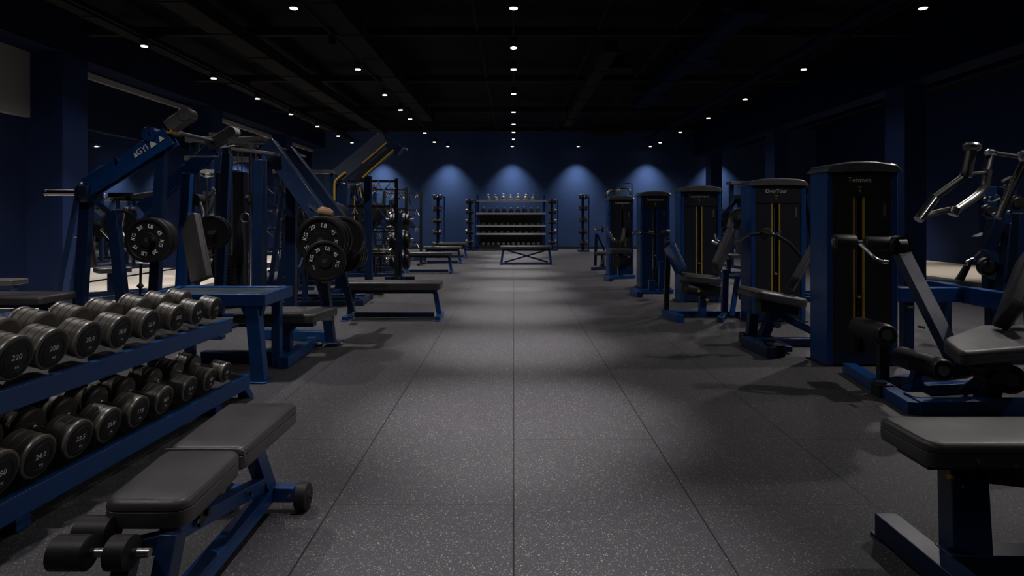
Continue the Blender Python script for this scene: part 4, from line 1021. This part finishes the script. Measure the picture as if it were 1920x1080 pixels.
m.bar(P(1430, 632, 6.05), P(1455, 575, 6.1), .09, .09, (0, 1, 0)); m.bar(P(1460, 590, 6.1), P(1525, 622, 6.1), .07, .06, (0, 1, 0)); m.bar(P(1412, 588, 6.2), P(1408, 630, 6.2), .09, .08, (0, 1, 0)); m.build('base_frame', M_DBLUE, t4, bevel=.004)
m = MB(); a = G(1452, 668); m.box((a.x - .06, a.y - .02, 0), (a.x + .09, a.y + .12, .10)); a = G(1393, 645); m.box((a.x, a.y - .02, 0), (a.x + .06, a.y + .12, .10)); m.build('foot_blocks', M_BLACK, t4, bevel=.004)
m = MB(); a = P(1445, 565, 6.1); m.cyl(a, a - Vector((0, 0, .2)), .05, 12)
m.bar(P(1420, 572, 6.15), P(1490, 580, 6.15), .2, .09); m.build('seat_carriage', M_BLACK, t4)
m = MB(); a = P(1455, 608, 6.0); m.cyl(a + Vector((0, -.04, 0)), a + Vector((0, .05, 0)), .035, 14); m.build('pivot_bolt', M_STEEL, t4)

# 3
x0, x1, Y = T_at(1276, 1352, 348)
t3 = thing('pec_fly_machine', 'third tall weight-stack machine on the right, with a round seat and blue pad', 'exercise machine', (2.5, 7.9, 0))
tower(t3, x0, x1, Y, .34, ZT, 'Toomtomor', (M_YEL, M_YEL), slotx=.46)
m = MB(); m.pad([(-.22, -.2), (.24, -.19), (.24, .19), (-.22, .2)], -.09, 0, .14, .03, T=Matrix.Translation(P(1312, 515, 7.5)) @ Matrix.Rotation(.10, 4, 'Y')); m.build('seat', M_VINYL, t3)
m = MB(); m.padbar(P(1259, 458, 7.6), P(1283, 508, 7.5), .26, .07, (-.22, .97, 0), .04); m.build('arm_pad', M_BLUE, t3, label='blue arm pad')
m = MB(); m.padbar(P(1379, 436, 7.5), P(1347, 508, 7.4), .36, .08, (.5, .86, 0), .05); m.build('back_pad', M_VINYL, t3)
m = MB(); m.padbar(P(1381, 413, 7.55), P(1376, 436, 7.5), .22, .08, (.5, .86, 0), .03); m.build('head_pad', M_VINYL, t3)
m = MB(); m.bar(P(1253, 470, 7.7), P(1249, 580, 7.7), .06, .05, (0, 1, 0)); m.cyl(P(1247, 455, 7.6), P(1256, 455, 7.6), .035, 12); m.build('arm_post', M_BLACK, t3)
m = MB(); m.tube([P(1341, 438, 7.4), P(1343, 450, 7.4), P(1352, 455, 7.4)], .016, 8); m.tube([P(1334, 452, 7.4), P(1345, 457, 7.4), P(1352, 456, 7.4)], .018, 8); m.tube([P(1343, 446, 7.4), P(1360, 441, 7.4)], .014, 8); m.tube([P(1378, 452, 7.4), P(1400, 443, 7.3)], .014, 8); m.build('chrome_handles', M_CHROME, t3)
m = MB()
m.bar(G(1246, 585, .045), G(1276, 598, .045), .09, .09); m.bar(G(1262, 588, .045), G(1386, 588, .045), .08, .07); m.bar(P(1318, 540, 7.5), P(1316, 590, 7.5), .08, .08, (0, 1, 0)); m.bar(P(1383, 520, 7.5), P(1372, 592, 7.4), .05, .05, (0, 1, 0))
m.bar(P(1360, 505, 7.6), P(1358, 585, 7.6), .07, .07, (0, 1, 0)); m.bar(G(1350, 600, .03), G(1372, 575, .03), .07, .06); m.build('base_frame', M_BLUE, t3, bevel=.003)
m = MB(); m.cyl(P(1285, 541, 7.35), P(1320, 545, 7.45), .07, 16); m.bar(P(1278, 540, 7.5), P(1345, 545, 7.5), .25, .12); m.build('seat_carriage', M_BLACK, t3)
m = MB()
for (u, v) in ((1287, 541), (1309, 545), (1325, 562)):
    q = P(u, v, 7.36); m.cyl(q + Vector((0, -.03, 0)), q, .016, 10)
m.build('brass_knobs', M_YEL, t3)

# 2
x0, x1, Y = T_at(1201, 1256, 358)
t2 = thing('seated_row_machine', 'fourth tall weight-stack machine on the right, with a bright blue slot', 'exercise machine', (2.3, 9.6, 0))
tower(t2, x0, x1, Y, .36, ZT, 'Toomtomor', (M_CHROME, M_BLUE), shroud=M_DBLUE, slotx=.5)
m = MB(); m.bar(G(1186, 545, .045), G(1200, 552, .045), .09, .08); m.bar(G(1190, 546, .04), G(1262, 546, .04), .08, .07); m.bar(P(1222, 525, 9.5), P(1222, 545, 9.5), .1, .08, (0, 1, 0)); m.bar(P(1240, 490, 9.4), P(1238, 545, 9.4), .06, .06, (0, 1, 0)); m.build('base_frame', M_BLUE, t2, bevel=.003)
m = MB(); m.tube([P(1186, 437, 9.4), P(1195, 435, 9.4), P(1200, 438, 9.4)], .016, 8); m.tube([P(1217, 433, 9.4), P(1226, 433, 9.4)], .02, 8); m.tube([P(1240, 436, 9.4), P(1248, 431, 9.4), P(1256, 434, 9.4)], .016, 8); m.build('chrome_handles', M_CHROME, t2)
m = MB(); m.tube([P(1186, 438, 9.5), P(1215, 438, 9.5), P(1232, 442, 9.5), P(1255, 438, 9.5)], .018, 8); m.cyl(P(1247, 452, 9.3), P(1252, 452, 9.3), .06, 12); m.build('press_arm', M_BLACK, t2)

# 1 farthest
x0, x1, Y = T_at(1141, 1188, 367)
t1 = thing('shoulder_press_machine', 'farthest tall weight-stack machine on the right, with arched chrome handles above', 'exercise machine', (2.1, 11.4, 0))
tower(t1, x0, x1, Y, .4, ZT, 'Toomtomor', (M_STEEL, M_STEEL), slotx=.55)
m = MB(); m.tube([P(1137, 372, Y + .2), P(1138, 362, Y + .2), P(1146, 354, Y + .2), P(1158, 354, Y + .2), P(1160, 366, Y + .2)], .022, 8)
m.tube([P(1160, 366, Y + .2), P(1162, 354, Y + .2), P(1180, 355, Y + .2), P(1182, 366, Y + .2)], .022, 8); m.tube([P(1150, 355, Y + .2), P(1150, 367, Y + .2)], .02, 8); m.build('arched_bars', M_CHROME, t1)
m = MB(); m.tube([P(1172, 344, Y + .3), P(1185, 344, Y + .3), P(1185, 368, Y + .3)], .012, 8); m.build('hook_bar', M_STEEL, t1)
m = MB(); m.pad([(-.2, -.2), (.2, -.2), (.2, .2), (-.2, .2)], -.08, 0, .06, .02, T=Matrix.Translation(P(1162, 466, 10.9))); m.build('seat', M_VINYL, t1)
m = MB(); m.tube([P(1141, 436, 10.9), P(1146, 442, 10.9), P(1151, 452, 10.9), P(1172, 453, 10.9)], .026, 8); m.tube([P(1165, 485, 10.8), P(1170, 492, 10.8), P(1168, 500, 10.8)], .02, 8); m.tube([P(1150, 481, 10.8), P(1158, 482, 10.8)], .02, 8); m.build('grips', M_STEEL, t1)
m = MB(); m.bar(G(1136, 520, .04), G(1146, 524, .04), .08, .07); m.bar(G(1140, 520, .04), G(1190, 518, .04), .08, .07); m.bar(P(1163, 476, 10.9), P(1163, 516, 10.9), .09, .09, (0, 1, 0)); m.bar(P(1152, 490, 10.9), P(1180, 510, 10.9), .07, .07, (0, 1, 0)); m.build('base_frame', M_BLUE, t1, bevel=.003)
m = MB(); m.cyl(P(1155, 490, 10.7), P(1175, 490, 10.9), .10, 16); m.cyl(P(1176, 437, 10.9), P(1182, 437, 10.9), .09, 14); m.build('cam_housings', M_BLACK, t1)
m = MB(); m.padbar(P(1176, 432, 11.0), P(1172, 460, 10.9), .3, .07, (.3, .95, 0)); m.build('back_pad', M_VINYL, t1)

# small machine left of the farthest tower
sm = thing('small_arm_machine', 'thin dark machine with curved arms left of the farthest weight-stack tower', 'exercise machine', (1.75, 13.2, 0))
Ys = 14.2
m = MB(); m.bar(P(1118, 438, Ys), P(1116, 498, Ys), .06, .06, (0, 1, 0)); m.bar(P(1120, 440, Ys), P(1133, 470, Ys), .04, .04, (0, 1, 0)); m.bar(G(1110, 504, .04), G(1140, 502, .04), .07, .07); m.build('frame', M_DBLUE, sm)
m = MB(); m.tube([P(1111, 425, Ys), P(1116, 433, Ys), P(1124, 430, Ys), P(1134, 425, Ys)], .02, 8); m.tube([P(1124, 500, Ys - .2), P(1130, 490, Ys - .2), P(1132, 478, Ys - .2)], .02, 8); m.build('handles', M_STEEL, sm)
m = MB(); m.pad([(-.18, -.18), (.18, -.18), (.18, .18), (-.18, .18)], -.08, 0, .05, .02, T=Matrix.Translation(P(1130, 472, Ys))); m.build('seat', M_VINYL, sm)
m = MB(); m.cyl(P(1128, 430, Ys), P(1131, 430, Ys), .08, 14); m.bar(P(1130, 476, Ys), P(1130, 500, Ys), .08, .06, (0, 1, 0)); m.build('hubs', M_BLACK, sm)

# ------------------------------------------------------------------ overhead lever machine at the right edge
om = thing('overhead_press_machine', 'blue lever machine with bent chrome handles at the right edge', 'exercise machine', (4.6, 5.8, 0))
YO = 5.5
m = MB(); m.tube([P(1822, 278, YO), P(1812, 328, YO)], .042, 18); m.lathe([(0, .055), (.3, .07), (.7, .07), (1, .05)], P(1822, 282, YO), P(1823, 268, YO), 22); m.cyl(P(1812, 322, YO), P(1811, 332, YO), .048, 18); m.build('handle_tube', M_STEEL, om)
m = MB(); m.tube([P(1811, 328, YO), P(1752, 371, YO - .05)], .030, 16); m.build('handle_link', M_BLACK, om)
m = MB(); m.tube([P(1752, 372, YO - .05), P(1722, 412, YO - .1)], .038, 16); m.build('front_grip', M_CHROME, om, label='chrome grip tube')
m = MB(); m.tube([P(1734, 405, YO - .1), P(1758, 398, YO + .05), P(1786, 392, YO + .15)], .026, 14); m.tube([P(1852, 318, YO + .2), P(1847, 350, YO + .2), P(1834, 366, YO + .2), P(1788, 398, YO + .1)], .036, 14); m.tube([P(1812, 326, YO), P(1848, 324, YO + .2)], .016, 10); m.build('bent_tubes', M_STEEL, om)
m = MB(); m.tube([P(1858, 290, YO + .25), P(1848, 326, YO + .2)], .032, 14); m.lathe([(0, .03), (.3, .05), (.7, .05), (1, .03)], P(1856, 292, YO + .25), P(1858, 281, YO + .25), 18); m.cyl(P(1786, 403, YO + .1), P(1792, 390, YO + .1), .045, 14); m.build('side_handles', M_CHROME, om)
m = MB(); m.cyl(P(1858, 286, YO + .25), P(1925, 296, YO + .3), .02, 10); m.build('top_tie_rod', M_STEEL, om)
m = MB(); m.tube([P(1920, 306, YO), P(1898, 350, YO), P(1872, 408, YO)], .034, 14); m.lathe([(0, .03), (.5, .06), (1, .03)], P(1916, 300, YO), P(1928, 284, YO), 18); m.build('right_handle_tube', M_CHROME, om)
m = MB()
for a, b_, w_ in (((1868, 412, YO), (1850, 470, YO), .10), ((1850, 350, YO + .7), (1860, 560, YO + .7), .13), ((1900, 420, YO + .3), (1880, 560, YO + .3), .12), ((1835, 440, YO + .6), (1868, 520, YO + .6), .10), ((1915, 400, YO + .1), (1905, 520, YO + .1), .1), ((1888, 350, YO + .8), (1892, 520, YO + .8), .14)):
    m.bar(P(*a), P(*b_), w_, .09, (0, 1, 0))
m.build('lever_linkage', M_DBLUE, om, bevel=.004)
m = MB()
for (u, v, r) in ((1862, 440, .10), (1850, 500, .12), (1890, 470, .13), (1905, 380, .10), (1852, 395, .08)):
    q = P(u, v, YO + .35); m.lathe([(0, r * .45), (.12, r * .5), (.14, r * .72), (.9, r * .72), (1, r * .5)], q + Vector((0, -.03, 0)), q + Vector((0, .03, 0)), 22)
m.build('pivot_discs', M_BLACK, om)
m = MB()
for (u, v) in ((1855, 372), (1868, 368), (1882, 350), (1845, 374), (1890, 398), (1898, 486), (1850, 430), (1862, 402), (1905, 440)):
    q = P(u, v, YO + .25); m.cyl(q + Vector((0, -.03, 0)), q, .016, 8)
m.tube([P(1880, 340, YO + .5), P(1896, 332, YO + .5), P(1908, 336, YO + .5)], .016, 8); m.tube([P(1846, 368, YO + .5), P(1860, 380, YO + .5), P(1875, 372, YO + .5)], .012, 8); m.build('bolts', M_CHROME, om)
m = MB(); m.cyl(P(1798, 527, YO + .2), P(1813, 500, YO + .2), .035, 14, .028); m.build('damper_body', M_BLACK, om)
m = MB(); m.cyl(P(1813, 502, YO + .2), P(1822, 487, YO + .2), .022, 14); m.cyl(P(1822, 488, YO + .2), P(1838, 472, YO + .2), .012, 10); m.cyl(P(1812, 492, YO + .2), P(1826, 486, YO + .2), .018, 10); m.build('damper_rod', M_CHROME, om)
zb = .62
m = MB(); m.bar(G(1770, 545, zb - .07), G(1900, 568, zb - .07), .10, .15); m.bar(G(1680, 552, zb - .07), G(1795, 552, zb - .07), .10, .13); m.bar(G(1728, 535, zb - .07), G(1790, 541, zb - .07), .10, .11); m.build('base_beam', M_BLUE, om, bevel=.005)
m = MB()
for (u, v) in ((1885, 568), (1862, 562), (1700, 552), (1770, 547)):
    q = G(u, v, zb - .10); m.bar(q, (q.x, q.y, 0), .09, .09)
m.bar((G(1885, 568, zb - .1)).xy.to_3d() + Vector((-.3, 0, .04)), (G(1885, 568, zb - .1)).xy.to_3d() + Vector((.4, 0, .04)), .08, .08); m.build('legs', M_DBLUE, om, bevel=.004)

# machines beyond, seen between the towers
lever_station(4.2, 9.6, PI - .3, 1.7, 'lever press behind the second tower from the camera with bright handles', 1)
lever_station(4.6, 13.0, PI, 1.7, 'lever press in the dark beyond the third tower with dark plates', 1)
cable_station(6.0, 15.5, PI / 2 + .2, 2.1, 'cable station in the dark between the right-hand pillars', 1.1)
